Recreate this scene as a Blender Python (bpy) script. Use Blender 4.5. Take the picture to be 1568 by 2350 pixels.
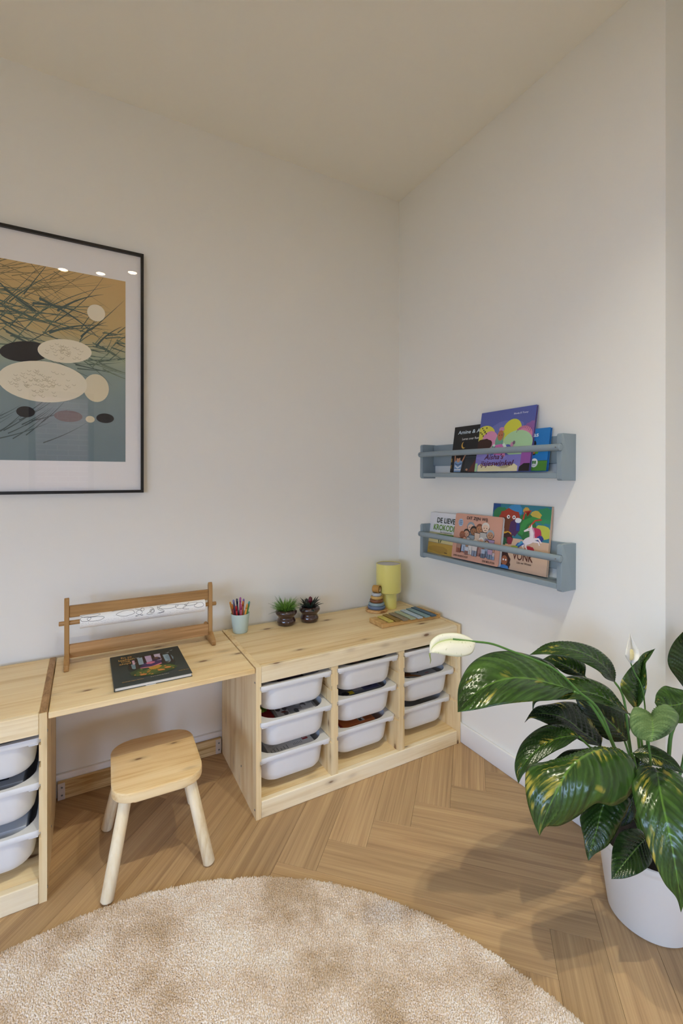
import bpy, bmesh, math, random
import numpy as np
from mathutils import Vector, Matrix

for _o in list(bpy.data.objects):
    bpy.data.objects.remove(_o, do_unlink=True)
S = bpy.context.scene
COL = S.collection
R = math.radians
random.seed(7)

# ------------------------------------------------------------------ camera
cam = bpy.data.cameras.new('camera')
cam.sensor_fit = 'AUTO'
cam.sensor_width = 36.0
cam.lens = 36.0 * 1047.0 / 2350.0
cam.shift_y = -(1175.0 - 1095.2161) / 2350.0
cam.clip_start = 0.02
cam_o = bpy.data.objects.new('camera', cam)
cam_o.location = (-1.471, -1.9874, 1.1814)
cam_o.rotation_euler = (R(90), 0, -0.5115)
COL.objects.link(cam_o)
S.camera = cam_o

# ------------------------------------------------------------------ world, exposure
SKY = (0.57, 0.80, 1.24)
SKY_STRENGTH = 13.2
SPOT_W = 36.0
YARD_H = 0.5
SPOT_ANGLE = 100
SPOT_COL = (1.0, 0.96, 0.76)
w = bpy.data.worlds.new('overcast_sky')
S.world = w
w.use_nodes = True
bg = w.node_tree.nodes['Background']
bg.inputs[0].default_value = (*SKY, 1)
bg.inputs[1].default_value = SKY_STRENGTH
S.view_settings.view_transform = 'Standard'
S.view_settings.look = 'None'
S.view_settings.exposure = -0.02
S.view_settings.gamma = 1.0
S.view_settings.use_curve_mapping = False
S.cycles.use_denoising = True
S.cycles.max_bounces = 10
S.cycles.diffuse_bounces = 7
S.cycles.glossy_bounces = 4
S.cycles.transparent_max_bounces = 12
S.cycles.sample_clamp_indirect = 6.0
S.cycles.caustics_reflective = False
S.cycles.caustics_refractive = False

def portal(name, loc, rot, sx, sy):
    l = bpy.data.lights.new(name, 'AREA')
    l.shape = 'RECTANGLE'; l.size = sx; l.size_y = sy
    l.cycles.is_portal = True
    o = bpy.data.objects.new(name, l)
    o.location = loc; o.rotation_euler = rot
    COL.objects.link(o)

# openings of the room, two of them added for light: (x0, x1, z0, z1) in the back wall, (y0, y1, z0, z1) in the far left wall
YB, XR, XL, HC = -3.0, 0.50, -4.0, 2.66
DOOR = (-1.92, -1.40, 0.0, 1.98)
WIN_A = (-3.85, -3.25, 0.05, 1.75)
ADDED_WIN_B = (-0.97, -0.20, 0.05, 0.78)  # unseen low window added to light the bins and the wall under the desk
ADDED_WIN_D = (-2.90, -1.55, 0.05, 1.45)  # unseen window added to even out the light on both walls
for nm, q in (('portal_door', DOOR), ('portal_a', WIN_A), ('portal_b', ADDED_WIN_B)):
    portal(nm, ((q[0]+q[1])/2, YB-0.13, (q[2]+q[3])/2), (R(90), 0, 0), q[1]-q[0], q[3]-q[2])
portal('portal_d', (XL-0.13, (ADDED_WIN_D[0]+ADDED_WIN_D[1])/2, (ADDED_WIN_D[2]+ADDED_WIN_D[3])/2), (R(90), 0, R(-90)), ADDED_WIN_D[1]-ADDED_WIN_D[0], ADDED_WIN_D[3]-ADDED_WIN_D[2])

# ------------------------------------------------------------------ colour and materials
def lin(c):
    return c/12.92 if c <= 0.04045 else ((c+0.055)/1.055)**2.4
def H(h, a=1.0):
    h = h.lstrip('#')
    return tuple(lin(int(h[i:i+2], 16)/255) for i in (0, 2, 4)) + (a,)

MATS = {}
def N(nt, kind, **kw):
    n = nt.nodes.new(kind)
    for k, v in kw.items():
        if k.startswith('i_'):
            n.inputs[k[2:].replace('_', ' ')].default_value = v
        else:
            setattr(n, k, v)
    return n
def L(nt, a, ao, b, bi):
    nt.links.new(a.outputs[ao], b.inputs[bi])

def base_mat(name):
    m = bpy.data.materials.new(name); m.use_nodes = True
    return m, m.node_tree, m.node_tree.nodes['Principled BSDF']

def plain(name, col, rough=0.5, spec=0.5, metal=0.0, emit=None, estr=0.0, bump=0.0, bscale=200.0, coat=0.0, trans=0.0):
    if name in MATS: return MATS[name]
    m, nt, p = base_mat(name)
    c = H(col) if isinstance(col, str) else (*col[:3], 1)
    p.inputs['Base Color'].default_value = c
    p.inputs['Roughness'].default_value = rough
    p.inputs['Specular IOR Level'].default_value = spec
    p.inputs['Metallic'].default_value = metal
    p.inputs['Coat Weight'].default_value = coat
    p.inputs['Transmission Weight'].default_value = trans
    if emit:
        p.inputs['Emission Color'].default_value = H(emit); p.inputs['Emission Strength'].default_value = estr
    if bump:
        tc = N(nt, 'ShaderNodeTexCoord'); no = N(nt, 'ShaderNodeTexNoise')
        no.inputs['Scale'].default_value = bscale; no.inputs['Detail'].default_value = 3
        b = N(nt, 'ShaderNodeBump'); b.inputs['Strength'].default_value = bump; b.inputs['Distance'].default_value = 0.002
        L(nt, tc, 'Object', no, 'Vector'); L(nt, no, 'Fac', b, 'Height'); L(nt, b, 'Normal', p, 'Normal')
    MATS[name] = m
    return m

def ramp(nt, stops):
    r = N(nt, 'ShaderNodeValToRGB')
    e = r.color_ramp.elements
    while len(e) < len(stops): e.new(0.5)
    for el, (pos, c) in zip(e, stops):
        el.position = pos; el.color = H(c) if isinstance(c, str) else c
    return r

def wood(name, axis, light, mid, dark, knots=True, rough=0.5, across=22.0, along=1.3, contrast=1.0, knotcol='#6b4327', knot_scale=10.5, fine=7.0, fine_mix=0.30, tone=(0.93, 1.05)):
    """procedural timber; the grain runs along the object's own axis 0, 1 or 2"""
    if name in MATS: return MATS[name]
    m, nt, p = base_mat(name)
    tc = N(nt, 'ShaderNodeTexCoord'); oi = N(nt, 'ShaderNodeObjectInfo')
    off = N(nt, 'ShaderNodeVectorMath', operation='MULTIPLY'); off.inputs[1].default_value = (37.0, 23.0, 51.0)
    comb = N(nt, 'ShaderNodeCombineXYZ')
    for i in range(3): L(nt, oi, 'Random', comb, i)
    L(nt, comb, 0, off, 0)
    add = N(nt, 'ShaderNodeVectorMath', operation='ADD')
    L(nt, tc, 'Object', add, 0); L(nt, off, 0, add, 1)
    sc = [across]*3; sc[axis] = along
    mp = N(nt, 'ShaderNodeVectorMath', operation='MULTIPLY'); mp.inputs[1].default_value = sc
    L(nt, add, 0, mp, 0)
    n1 = N(nt, 'ShaderNodeTexNoise'); n1.inputs['Scale'].default_value = 1.0; n1.inputs['Detail'].default_value = 5; n1.inputs['Roughness'].default_value = 0.62
    n1.inputs['Distortion'].default_value = 0.6
    L(nt, mp, 0, n1, 'Vector')
    sc2 = [across*fine]*3; sc2[axis] = along*3.0
    mp2 = N(nt, 'ShaderNodeVectorMath', operation='MULTIPLY'); mp2.inputs[1].default_value = sc2
    L(nt, add, 0, mp2, 0)
    n2 = N(nt, 'ShaderNodeTexNoise'); n2.inputs['Scale'].default_value = 1.0; n2.inputs['Detail'].default_value = 3
    L(nt, mp2, 0, n2, 'Vector')
    mx = N(nt, 'ShaderNodeMath', operation='MULTIPLY_ADD'); mx.inputs[1].default_value = fine_mix
    L(nt, n2, 'Fac', mx, 0)
    sb = N(nt, 'ShaderNodeMath', operation='MULTIPLY'); sb.inputs[1].default_value = 1.15-fine_mix
    L(nt, n1, 'Fac', sb, 0); L(nt, sb, 0, mx, 2)
    lo, hi = 0.58-0.16/contrast, 0.58+0.16/contrast
    r = ramp(nt, [(lo, dark), ((lo+hi)/2-0.02, mid), (hi, light)])
    L(nt, mx, 0, r, 'Fac')
    # a little tone change from piece to piece
    hs = N(nt, 'ShaderNodeHueSaturation')
    vr = N(nt, 'ShaderNodeMapRange'); vr.inputs['To Min'].default_value = tone[0]; vr.inputs['To Max'].default_value = tone[1]
    L(nt, oi, 'Random', vr, 'Value'); L(nt, vr, 0, hs, 'Value')
    L(nt, r, 'Color', hs, 'Color')
    out = hs
    if knots:
        sk = [knot_scale*1.6]*3; sk[axis] = knot_scale*0.62
        mk = N(nt, 'ShaderNodeVectorMath', operation='MULTIPLY'); mk.inputs[1].default_value = sk
        L(nt, add, 0, mk, 0)
        vo = N(nt, 'ShaderNodeTexVoronoi'); vo.inputs['Scale'].default_value = 1.0
        L(nt, mk, 0, vo, 'Vector')
        sep = N(nt, 'ShaderNodeSeparateColor'); L(nt, vo, 'Color', sep, 0)
        gate = N(nt, 'ShaderNodeMath', operation='GREATER_THAN'); gate.inputs[1].default_value = 0.30
        L(nt, sep, 0, gate, 0)
        kr = ramp(nt, [(0.0, (1, 1, 1, 1)), (0.085, (0.85, 0.85, 0.85, 1)), (0.13, (0.30, 0.30, 0.30, 1)), (0.24, (0.07, 0.07, 0.07, 1)), (0.36, (0, 0, 0, 1))])
        L(nt, vo, 'Distance', kr, 'Fac')
        mm = N(nt, 'ShaderNodeMath', operation='MULTIPLY'); L(nt, kr, 'Color', mm, 0); L(nt, gate, 0, mm, 1)
        mix = N(nt, 'ShaderNodeMix', data_type='RGBA'); mix.inputs[7].default_value = H(knotcol)
        L(nt, mm, 0, mix, 0); L(nt, hs, 'Color', mix, 6)
        nt.links.new(mix.outputs[2], p.inputs['Base Color'])
    else:
        L(nt, hs, 'Color', p, 'Base Color')
    b = N(nt, 'ShaderNodeBump'); b.inputs['Strength'].default_value = 0.12; b.inputs['Distance'].default_value = 0.001
    L(nt, n2, 'Fac', b, 'Height'); L(nt, b, 'Normal', p, 'Normal')
    p.inputs['Roughness'].default_value = rough
    p.inputs['Specular IOR Level'].default_value = 0.35
    MATS[name] = m
    return m

PINE = ('#f0dcb2', '#e7cd9e', '#d6b57e')
pine = [wood('pine_x', 0, *PINE, rough=0.48), wood('pine_y', 1, *PINE, rough=0.48), wood('pine_z', 2, *PINE, rough=0.48)]
pine_end = wood('pine_end_grain', 1, '#c2996a', '#a9804f', '#8c653a', knots=False, across=60, along=20)
PALE = ('#f6e8ca', '#eedcb8', '#e0c99e')
pale = [wood('pale_pine_x', 0, *PALE, knots=True, knot_scale=12), None, wood('pale_pine_z', 2, *PALE, knots=False)]
HON = ('#c09660', '#ad8350', '#8f683a')
honey = [wood('honey_wood_x', 0, *HON, knots=False, rough=0.42), wood('honey_wood_y', 1, *HON, knots=False, rough=0.42), wood('honey_wood_z', 2, *HON, knots=False, rough=0.42)]
oak = wood('oak_plank', 0, '#c6a77c', '#b1916a', '#917253', knots=False, rough=0.5, across=34, along=1.0, contrast=0.75, fine=7.0, fine_mix=0.42, tone=(0.86, 1.08))
zebra = wood('striped_wood', 0, '#d9b27c', '#c79a60', '#8a5c34', knots=False, across=40, along=3, contrast=1.6)

wall_m = plain('wall_paint', (0.87, 0.85, 0.795), 0.92, 0.2, bump=0.04, bscale=350)
ceil_m = plain('ceiling_paint', (0.88, 0.85, 0.765), 0.95, 0.2)
trim_m = plain('white_trim_paint', (0.82, 0.81, 0.80), 0.45)
bin_m = plain('white_plastic', (0.76, 0.76, 0.77), 0.35)
blue_m = plain('grey_blue_lacquer', '#8a99a2', 0.45, bump=0.05, bscale=120)
black_m = plain('black_frame', '#0b0a0a', 0.4)
steel_m = plain('steel', '#8d8d8d', 0.35, metal=1.0)
paper_m = plain('paper_white', '#f8f7f5', 0.8)
page_m = plain('page_edges', '#e6e2da', 0.85)
soil_m = plain('soil', '#1d1512', 0.95, bump=0.6, bscale=140)
dark_m = plain('dark_void', '#141414', 0.9)

def glass_mat():
    m = bpy.data.materials.new('thin_glass'); m.use_nodes = True
    nt = m.node_tree; nt.nodes.clear()
    o = N(nt, 'ShaderNodeOutputMaterial'); mix = N(nt, 'ShaderNodeMixShader')
    t = N(nt, 'ShaderNodeBsdfTransparent'); g = N(nt, 'ShaderNodeBsdfGlossy'); g.inputs['Roughness'].default_value = 0.0
    f = N(nt, 'ShaderNodeFresnel'); f.inputs['IOR'].default_value = 1.5
    ge = N(nt, 'ShaderNodeNewGeometry'); ma = N(nt, 'ShaderNodeMapRange')
    ma.inputs['To Min'].default_value = 1.5; ma.inputs['To Max'].default_value = 1/1.5      # same reflectance from both sides
    L(nt, ge, 'Backfacing', ma, 'Value'); L(nt, ma, 0, f, 'IOR')
    L(nt, f, 0, mix, 0); L(nt, t, 0, mix, 1); L(nt, g, 0, mix, 2); L(nt, mix, 0, o, 0)
    return m
glass_m = glass_mat()

# ------------------------------------------------------------------ mesh helpers
def add_box(bm, x0, x1, y0, y1, z0, z1, bev=0.0, seg=1, mi=0):
    vs = [bm.verts.new((x, y, z)) for x in (x0, x1) for y in (y0, y1) for z in (z0, z1)]
    fs = []
    for q in ((0, 1, 3, 2), (4, 6, 7, 5), (0, 4, 5, 1), (2, 3, 7, 6), (0, 2, 6, 4), (1, 5, 7, 3)):
        f = bm.faces.new([vs[i] for i in q]); f.material_index = mi; fs.append(f)
    if bev > 0:
        es = list({e for f in fs for e in f.edges})
        r = bmesh.ops.bevel(bm, geom=es, offset=bev, segments=seg, profile=0.5, affect='EDGES')
        for f in r['faces']: f.material_index = mi

def add_prism(bm, pts, lo, hi, axis='z', mi=0, smooth=False):
    """polygon pts (a,b) extruded from lo to hi along axis; (a,b) are the remaining axes in order"""
    def P(a, b, c):
        return {'z': (a, b, c), 'y': (a, c, b), 'x': (c, a, b)}[axis]
    A = [bm.verts.new(P(a, b, lo)) for a, b in pts]
    B = [bm.verts.new(P(a, b, hi)) for a, b in pts]
    n = len(pts)
    f = bm.faces.new(A[::-1]); f.material_index = mi
    f = bm.faces.new(B); f.material_index = mi
    for i in range(n):
        f = bm.faces.new((A[i], A[(i+1) % n], B[(i+1) % n], B[i])); f.material_index = mi; f.smooth = smooth

def rrect(x0, x1, y0, y1, r, n=6):
    pts = []
    for cx, cy, a0 in ((x1-r, y1-r, 0), (x0+r, y1-r, 90), (x0+r, y0+r, 180), (x1-r, y0+r, 270)):
        for i in range(n+1):
            a = R(a0+90*i/n); pts.append((cx+r*math.cos(a), cy+r*math.sin(a)))
    return pts

def add_lathe(bm, prof, n=40, cx=0, cy=0, mi=0, cap0=True, cap1=True):
    rings = []
    for r, z in prof:
        rings.append([bm.verts.new((cx+r*math.cos(2*math.pi*i/n), cy+r*math.sin(2*math.pi*i/n), z)) for i in range(n)])
    for a, b in zip(rings, rings[1:]):
        for i in range(n):
            f = bm.faces.new((a[i], a[(i+1) % n], b[(i+1) % n], b[i])); f.smooth = True; f.material_index = mi
    if cap0: bm.faces.new(rings[0][::-1]).material_index = mi
    if cap1: bm.faces.new(rings[-1]).material_index = mi
    return rings

def add_tube(bm, pts, rad, n=8, cap=True, mi=0, closed=False):
    pts = [Vector(p) for p in pts]
    if not hasattr(rad, '__len__'): rad = [rad]*len(pts)
    rings = []
    up = Vector((0.13, 0.21, 1)).normalized()
    for i, p in enumerate(pts):
        d = (pts[min(i+1, len(pts)-1)] - pts[max(i-1, 0)]).normalized()
        a = d.cross(up)
        if a.length < 1e-4: a = d.cross(Vector((1, 0, 0)))
        a.normalize(); b = d.cross(a)
        rings.append([bm.verts.new(p + rad[i]*(a*math.cos(2*math.pi*k/n) + b*math.sin(2*math.pi*k/n))) for k in range(n)])
    for A, B in zip(rings, rings[1:]):
        for k in range(n):
            f = bm.faces.new((A[k], A[(k+1) % n], B[(k+1) % n], B[k])); f.smooth = True; f.material_index = mi
    if cap:
        bm.faces.new(rings[0][::-1]).material_index = mi; bm.faces.new(rings[-1]).material_index = mi

def cyl(bm, p0, p1, r, n=20, bev=0.0, mi=0):
    p0 = Vector(p0); p1 = Vector(p1); d = (p1-p0).normalized()
    if bev > 0:
        add_tube(bm, [p0, p0+d*0.0001, p0+d*bev, p1-d*bev, p1-d*0.0001, p1], [r-bev, r-bev*0.9, r, r, r-bev*0.9, r-bev], n, mi=mi)
    else:
        add_tube(bm, [p0, p1], r, n, mi=mi)

def catmull(P, n):
    P = [np.array(p, float) for p in P]
    P = [2*P[0]-P[1]] + P + [2*P[-1]-P[-2]]
    out = []
    m = len(P)-3
    for k in range(n):
        t = k/(n-1)*m; i = min(int(t), m-1); u = t-i
        a, b, c, d = P[i:i+4]
        out.append(0.5*((2*b)+(c-a)*u+(2*a-5*b+4*c-d)*u*u+(-a+3*b-3*c+d)*u**3))
    return out

def obj(name, bm, mats, parent=None, loc=None, rot=None, smooth_angle=None, kind=None, label=None):
    me = bpy.data.meshes.new(name)
    if isinstance(bm, bmesh.types.BMesh):
        bmesh.ops.recalc_face_normals(bm, faces=bm.faces[:])
        bm.to_mesh(me); bm.free()
    else:
        me = bm
    if not isinstance(mats, (list, tuple)): mats = [mats]
    if not me.materials:
        for m in mats: me.materials.append(m)
    o = bpy.data.objects.new(name, me); COL.objects.link(o)
    if parent is not None: o.parent = parent
    if loc is not None: o.location = loc
    if rot is not None: o.rotation_euler = rot
    if smooth_angle:
        me.polygons.foreach_set('use_smooth', [True]*len(me.polygons))
        me.set_sharp_from_angle(angle=R(smooth_angle))
    if kind: o['kind'] = kind
    if label: o['label'] = label
    return o

def thing(name, label, cat, loc=(0, 0, 0), rot=(0, 0, 0), group=None):
    o = bpy.data.objects.new(name, None); COL.objects.link(o)
    o.empty_display_size = 0.05
    o.location = loc; o.rotation_euler = rot
    o['label'] = label; o['category'] = cat
    if group: o['group'] = group
    return o

def tag(o, label, cat, group=None):
    o['label'] = label; o['category'] = cat
    if group: o['group'] = group
    return o

def dup(root, loc, rot=None, label=None, group=None):
    r = root.copy(); COL.objects.link(r); r.location = loc
    if rot: r.rotation_euler = rot
    if label: r['label'] = label
    if group: r['group'] = group
    for ch in list(root.children):
        c = ch.copy(); COL.objects.link(c); c.parent = r
        for g in list(ch.children):
            d = g.copy(); COL.objects.link(d); d.parent = c
    return r

def B(): return bmesh.new()

def bx(name, x0, x1, y0, y1, z0, z1, mat, parent, bev=0.0015, seg=1, **kw):
    bm = B(); add_box(bm, x0, x1, y0, y1, z0, z1, bev, seg)
    return obj(name, bm, mat, parent, **kw)

def text(name, s, mat, parent, x, z, width, height, y, shear=0.0, rot=0.0, spread=1.0, bold=0.014):
    """flat raised lettering in the parent's x/z plane facing -y; (x, z) is the lower left corner"""
    cu = bpy.data.curves.new('lettering', 'FONT'); cu.body = s; cu.size = 1.0; cu.shear = shear; cu.space_character = spread
    cu.resolution_u = 3; cu.offset = bold
    t = bpy.data.objects.new('lettering', cu); COL.objects.link(t)
    dg = bpy.context.evaluated_depsgraph_get()
    me = bpy.data.meshes.new_from_object(t.evaluated_get(dg))
    bpy.data.objects.remove(t, do_unlink=True); bpy.data.curves.remove(cu)
    co = np.zeros(len(me.vertices)*3); me.vertices.foreach_get('co', co); co = co.reshape(-1, 3)
    mn, mx = co.min(0), co.max(0)
    u = (co[:, 0]-mn[0])/(mx[0]-mn[0])*width; v = (co[:, 1]-mn[1])/(mx[1]-mn[1])*height
    c, sn = math.cos(rot), math.sin(rot)
    new = np.stack([x+u*c-v*sn, np.full(len(u), y), z+u*sn+v*c], 1)
    me.vertices.foreach_set('co', new.ravel()); me.update()
    me.name = name
    me.materials.clear(); me.materials.append(mat)
    o = bpy.data.objects.new(name, me); COL.objects.link(o); o.parent = parent
    return o

def ell(cx, cz, a, b, n=24, rot=0.0):
    c, s = math.cos(rot), math.sin(rot)
    return [(cx+a*math.cos(t)*c-b*math.sin(t)*s, cz+a*math.cos(t)*s+b*math.sin(t)*c) for t in [2*math.pi*i/n for i in range(n)]]
def rec(x0, z0, x1, z1): return [(x0, z0), (x1, z0), (x1, z1), (x0, z1)]
def blob(cx, cz, a, b, seed, n=18, k=0.18):
    rr = random.Random(seed)
    return [(cx+a*(1+rr.uniform(-k, k))*math.cos(2*math.pi*i/n), cz+b*(1+rr.uniform(-k, k))*math.sin(2*math.pi*i/n)) for i in range(n)]
def band(pts, w0, w1=None):
    """tapering stroke along pts"""
    w1 = w0 if w1 is None else w1
    Lp, Rp = [], []
    for i, p in enumerate(pts):
        a = pts[max(i-1, 0)]; b = pts[min(i+1, len(pts)-1)]
        dx, dz = b[0]-a[0], b[1]-a[1]; l = math.hypot(dx, dz) or 1
        wd = w0+(w1-w0)*i/(len(pts)-1)
        Lp.append((p[0]-dz/l*wd, p[1]+dx/l*wd)); Rp.append((p[0]+dz/l*wd, p[1]-dx/l*wd))
    return Lp+Rp[::-1]

def print_on(name, shapes, parent, y, clip=None, step=0.00006, ox=0.0, oz=0.0, sx=1.0, sz=1.0, rough=0.5, **kw):
    """flat printed shapes [(colour, polygon)] stacked a hair apart on the parent's front (facing -y)"""
    bm = B(); mats = []; idx = {}
    step = min(step, 0.0016/max(len(shapes), 1))
    for k, (c, pts) in enumerate(shapes):
        if c not in idx:
            idx[c] = len(mats); mats.append(plain('print_'+c.strip('#'), c, rough))
        pts = [(ox+a*sx, oz+b*sz) for a, b in pts]
        if clip:
            pts = clip_poly(pts, *clip)
        if len(pts) < 3: continue
        try:
            f = bm.faces.new([bm.verts.new((a, y-step*k, b)) for a, b in pts]); f.material_index = idx[c]
        except ValueError: pass
    bmesh.ops.triangulate(bm, faces=bm.faces[:], ngon_method='EAR_CLIP')
    for f in bm.faces:
        f.normal_update()
        if f.normal.y > 0: f.normal_flip()
    me = bpy.data.meshes.new(name); bm.to_mesh(me); bm.free()
    for m in mats: me.materials.append(m)
    o = bpy.data.objects.new(name, me); COL.objects.link(o); o.parent = parent
    for k, v in kw.items(): o[k] = v
    return o

def clip_poly(pts, x0, x1, y0, y1):
    def cl(P, ins, inter):
        out = []
        for i in range(len(P)):
            a, b = P[i-1], P[i]
            if ins(b):
                if not ins(a): out.append(inter(a, b))
                out.append(b)
            elif ins(a): out.append(inter(a, b))
        return out
    def ix(v): return lambda a, b: (v, a[1]+(b[1]-a[1])*(v-a[0])/(b[0]-a[0]))
    def iy(v): return lambda a, b: (a[0]+(b[0]-a[0])*(v-a[1])/(b[1]-a[1]), v)
    for ins, inter in ((lambda p: p[0] >= x0, ix(x0)), (lambda p: p[0] <= x1, ix(x1)), (lambda p: p[1] >= y0, iy(y0)), (lambda p: p[1] <= y1, iy(y1))):
        if not pts: break
        pts = cl(pts, ins, inter)
    return pts

# ------------------------------------------------------------------ the room
def shell(name, boxes, mat):
    bm = B()
    for b in boxes: add_box(bm, *b)
    return obj(name, bm, mat, kind='structure')
def wall_with_holes(name, axis, a0, a1, holes, c0, c1, mat):
    """wall slab from a0..a1 along axis (x or y), z 0..HC, thickness c0..c1, rectangular holes (a0,a1,z0,z1) sorted along a"""
    out = []; cur = a0
    for h in sorted(holes):
        out.append((cur, h[0], 0, HC)); 
        if h[2] > 0: out.append((h[0], h[1], 0, h[2]))
        out.append((h[0], h[1], h[3], HC)); cur = h[1]
    out.append((cur, a1, 0, HC))
    if axis == 'x': bxs = [(p, q, c0, c1, z0, z1) for p, q, z0, z1 in out]
    else: bxs = [(c0, c1, p, q, z0, z1) for p, q, z0, z1 in out]
    return shell(name, bxs, mat)

shell('wall_left', [(XL, 0, 0, 0.12, 0, HC)], wall_m)
shell('wall_right', [(0, XR, -1.292, 0, 0, HC)], wall_m)
wall_with_holes('wall_back', 'x', XL, XR, [DOOR, WIN_A, ADDED_WIN_B], YB-0.12, YB, wall_m)
shell('wall_far_right', [(XR, XR+0.12, YB, -1.292, 0, HC)], wall_m)  # unseen wall set close in to keep light off the right wall's return
wall_with_holes('wall_far_left', 'y', YB-0.12, 0.12, [ADDED_WIN_D], XL-0.12, XL, wall_m)
shell('ceiling', [(XL-0.12, XR+0.12, YB-0.12, 0.12, HC, HC+0.12)], ceil_m)

# floor: dark sub-floor with separate herringbone planks laid on it
floor = shell('floor', [(XL-0.12, XR+0.12, YB-0.12, 0.12, -0.06, -0.009)], plain('floor_joint', '#6b4f33', 0.9))
PW, PL = 0.1257, 0.772
GAP = 0.00025
def ab2xy(a, b): return ((a+b)/math.sqrt(2), (b-a)/math.sqrt(2))
A0, B0 = 0.172, -0.8975
x_lo, x_hi, y_lo, y_hi = XL, XR, YB, 0.0
def add_plank(a0, a1, b0, b1, along_a):
    quad = [ab2xy(a, b) for a, b in ((a0+GAP, b0+GAP), (a1-GAP, b0+GAP), (a1-GAP, b1-GAP), (a0+GAP, b1-GAP))]
    poly = clip_poly(quad, x_lo, x_hi, y_lo, y_hi)
    if len(poly) < 3: return
    area = abs(sum(poly[i-1][0]*poly[i][1]-poly[i][0]*poly[i-1][1] for i in range(len(poly))))/2
    if area < 0.0004: return
    if all(p[0] > 0.0 and p[1] > -1.292 for p in poly): return
    c = ab2xy((a0+a1)/2, (b0+b1)/2); ang = R(-45) if along_a else R(45)
    ca, sa = math.cos(-ang), math.sin(-ang)
    loc = [((x-c[0])*ca-(y-c[1])*sa, (x-c[0])*sa+(y-c[1])*ca) for x, y in poly]
    bm = B()
    top = [bm.verts.new((x, y, 0)) for x, y in loc]
    cx = sum(p[0] for p in loc)/len(loc); cy = sum(p[1] for p in loc)/len(loc)
    def shrink(d):
        return [(x-(d if x > cx else -d), y-(d if y > cy else -d)) for x, y in loc]
    bot = [bm.verts.new((x, y, -0.010)) for x, y in loc]
    mid = [bm.verts.new((x, y, -0.0005)) for x, y in loc]
    for v, (x, y) in zip(top, shrink(0.0005)): v.co = (x, y, 0)
    n = len(loc)
    bm.faces.new(top)
    for r0, r1 in ((mid, top), (bot, mid)):
        for i in range(n): bm.faces.new((r0[i], r0[(i+1) % n], r1[(i+1) % n], r1[i]))
    o = obj('plank', bm, oak, floor)
    o.location = (c[0], c[1], 0); o.rotation_euler = (0, 0, ang)
for j in range(-9, 10):
    for i in range(-40, 40):
        a = A0 + i*PW + j*PL; b = B0 + i*PW - j*PL
        add_plank(a, a+PL, b, b+PW, True)
        add_plank(a+PL, a+PL+PW, b+PW-PL, b+PW, False)

def skirting(name, x0, x1, y0, y1, face, h=0.085):
    bm = B(); add_box(bm, x0, x1, y0, y1, 0.0004, h, 0.003, 2)
    return obj(name, bm, trim_m, kind='structure', smooth_angle=40)
skirting('baseboard_left', XL, -0.014, -0.014, 0, 'y')
skirting('baseboard_right', -0.013, 0, -1.304, -0.0, 'x')
skirting('baseboard_return', 0.0, XR, -1.304, -1.292, 'y')

# glazed openings behind the camera, the last two added as light sources
def window(name, q, wall, mullions=1):
    fr = plain('window_frame_paint', '#3a3c3d', 0.5)
    f = 0.05
    if wall == 'back':
        def bb(bm, a0, a1, z0, z1): add_box(bm, a0, a1, YB-0.09, YB-0.03, z0, z1)
    else:
        def bb(bm, a0, a1, z0, z1): add_box(bm, XL-0.09, XL-0.03, a0, a1, z0, z1)
    bm = B()
    bb(bm, q[0], q[0]+f, q[2], q[3]); bb(bm, q[1]-f, q[1], q[2], q[3])
    bb(bm, q[0]+f, q[1]-f, q[3]-f, q[3]); bb(bm, q[0]+f, q[1]-f, q[2], q[2]+f)
    for k in range(1, mullions+1):
        c = q[0]+(q[1]-q[0])*k/(mullions+1); bb(bm, c-0.03, c+0.03, q[2]+f, q[3]-f)
    w_ = obj(name, bm, fr, kind='structure')
    bm = B()
    if wall == 'back': pts = [(q[0]+f, YB-0.06, q[2]+f), (q[1]-f, YB-0.06, q[2]+f), (q[1]-f, YB-0.06, q[3]-f), (q[0]+f, YB-0.06, q[3]-f)]
    else: pts = [(XL-0.06, q[0]+f, q[2]+f), (XL-0.06, q[1]-f, q[2]+f), (XL-0.06, q[1]-f, q[3]-f), (XL-0.06, q[0]+f, q[3]-f)]
    bm.faces.new([bm.verts.new(p) for p in pts])
    obj('pane', bm, glass_m, w_)
    return w_
window('door_1', DOOR, 'back', 0)
window('window_1', WIN_A, 'back', 0)
window('added_window_left', ADDED_WIN_D, 'left', 2)  # added opening, throws daylight head-on at the right wall
window('added_window_back', ADDED_WIN_B, 'back', 0)  # added opening, throws low daylight under the desk

# the brick garden wall outside the glazed door, and the paving
paving = shell('trim_paving', [(-9, 4, -9, YB-0.12, -0.12, -0.08), (-9, XL-0.12, YB-0.12, 3, -0.12, -0.08)], plain('paving_stone', '#5e503a', 0.9))
yard_m = plain('added_yard_brick', '#6a5a44', 0.9)
shell('wall_added_yard_back', [(-7.0, 4, -5.5, -5.3, -0.08, YARD_H)], yard_m)  # unseen wall added to shape the daylight entering from the back
shell('wall_added_yard_left', [(-7.0, -6.8, -5.3, 3, -0.08, YARD_H)], yard_m)  # unseen wall added to shape the daylight entering from the left
gw = shell('wall_garden', [(-2.75, -0.90, -4.46, -4.36, -0.08, 2.60)], plain('mortar', '#efe8da', 0.95))
bm = B(); add_box(bm, -0.105, 0.105, -0.012, 0.04, 0, 0.050, 0.003)
bme = bpy.data.meshes.new('brick'); bmesh.ops.recalc_face_normals(bm, faces=bm.faces[:]); bm.to_mesh(bme); bm.free()
brick_ms = [plain('brick_a', '#a0705e', 0.9), plain('brick_b', '#ac7e6a', 0.9), plain('brick_c', '#8e6256', 0.9)]
bmes = []
for m in brick_ms:
    q = bme.copy(); q.materials.append(m); bmes.append(q)
rr = random.Random(3)
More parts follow.
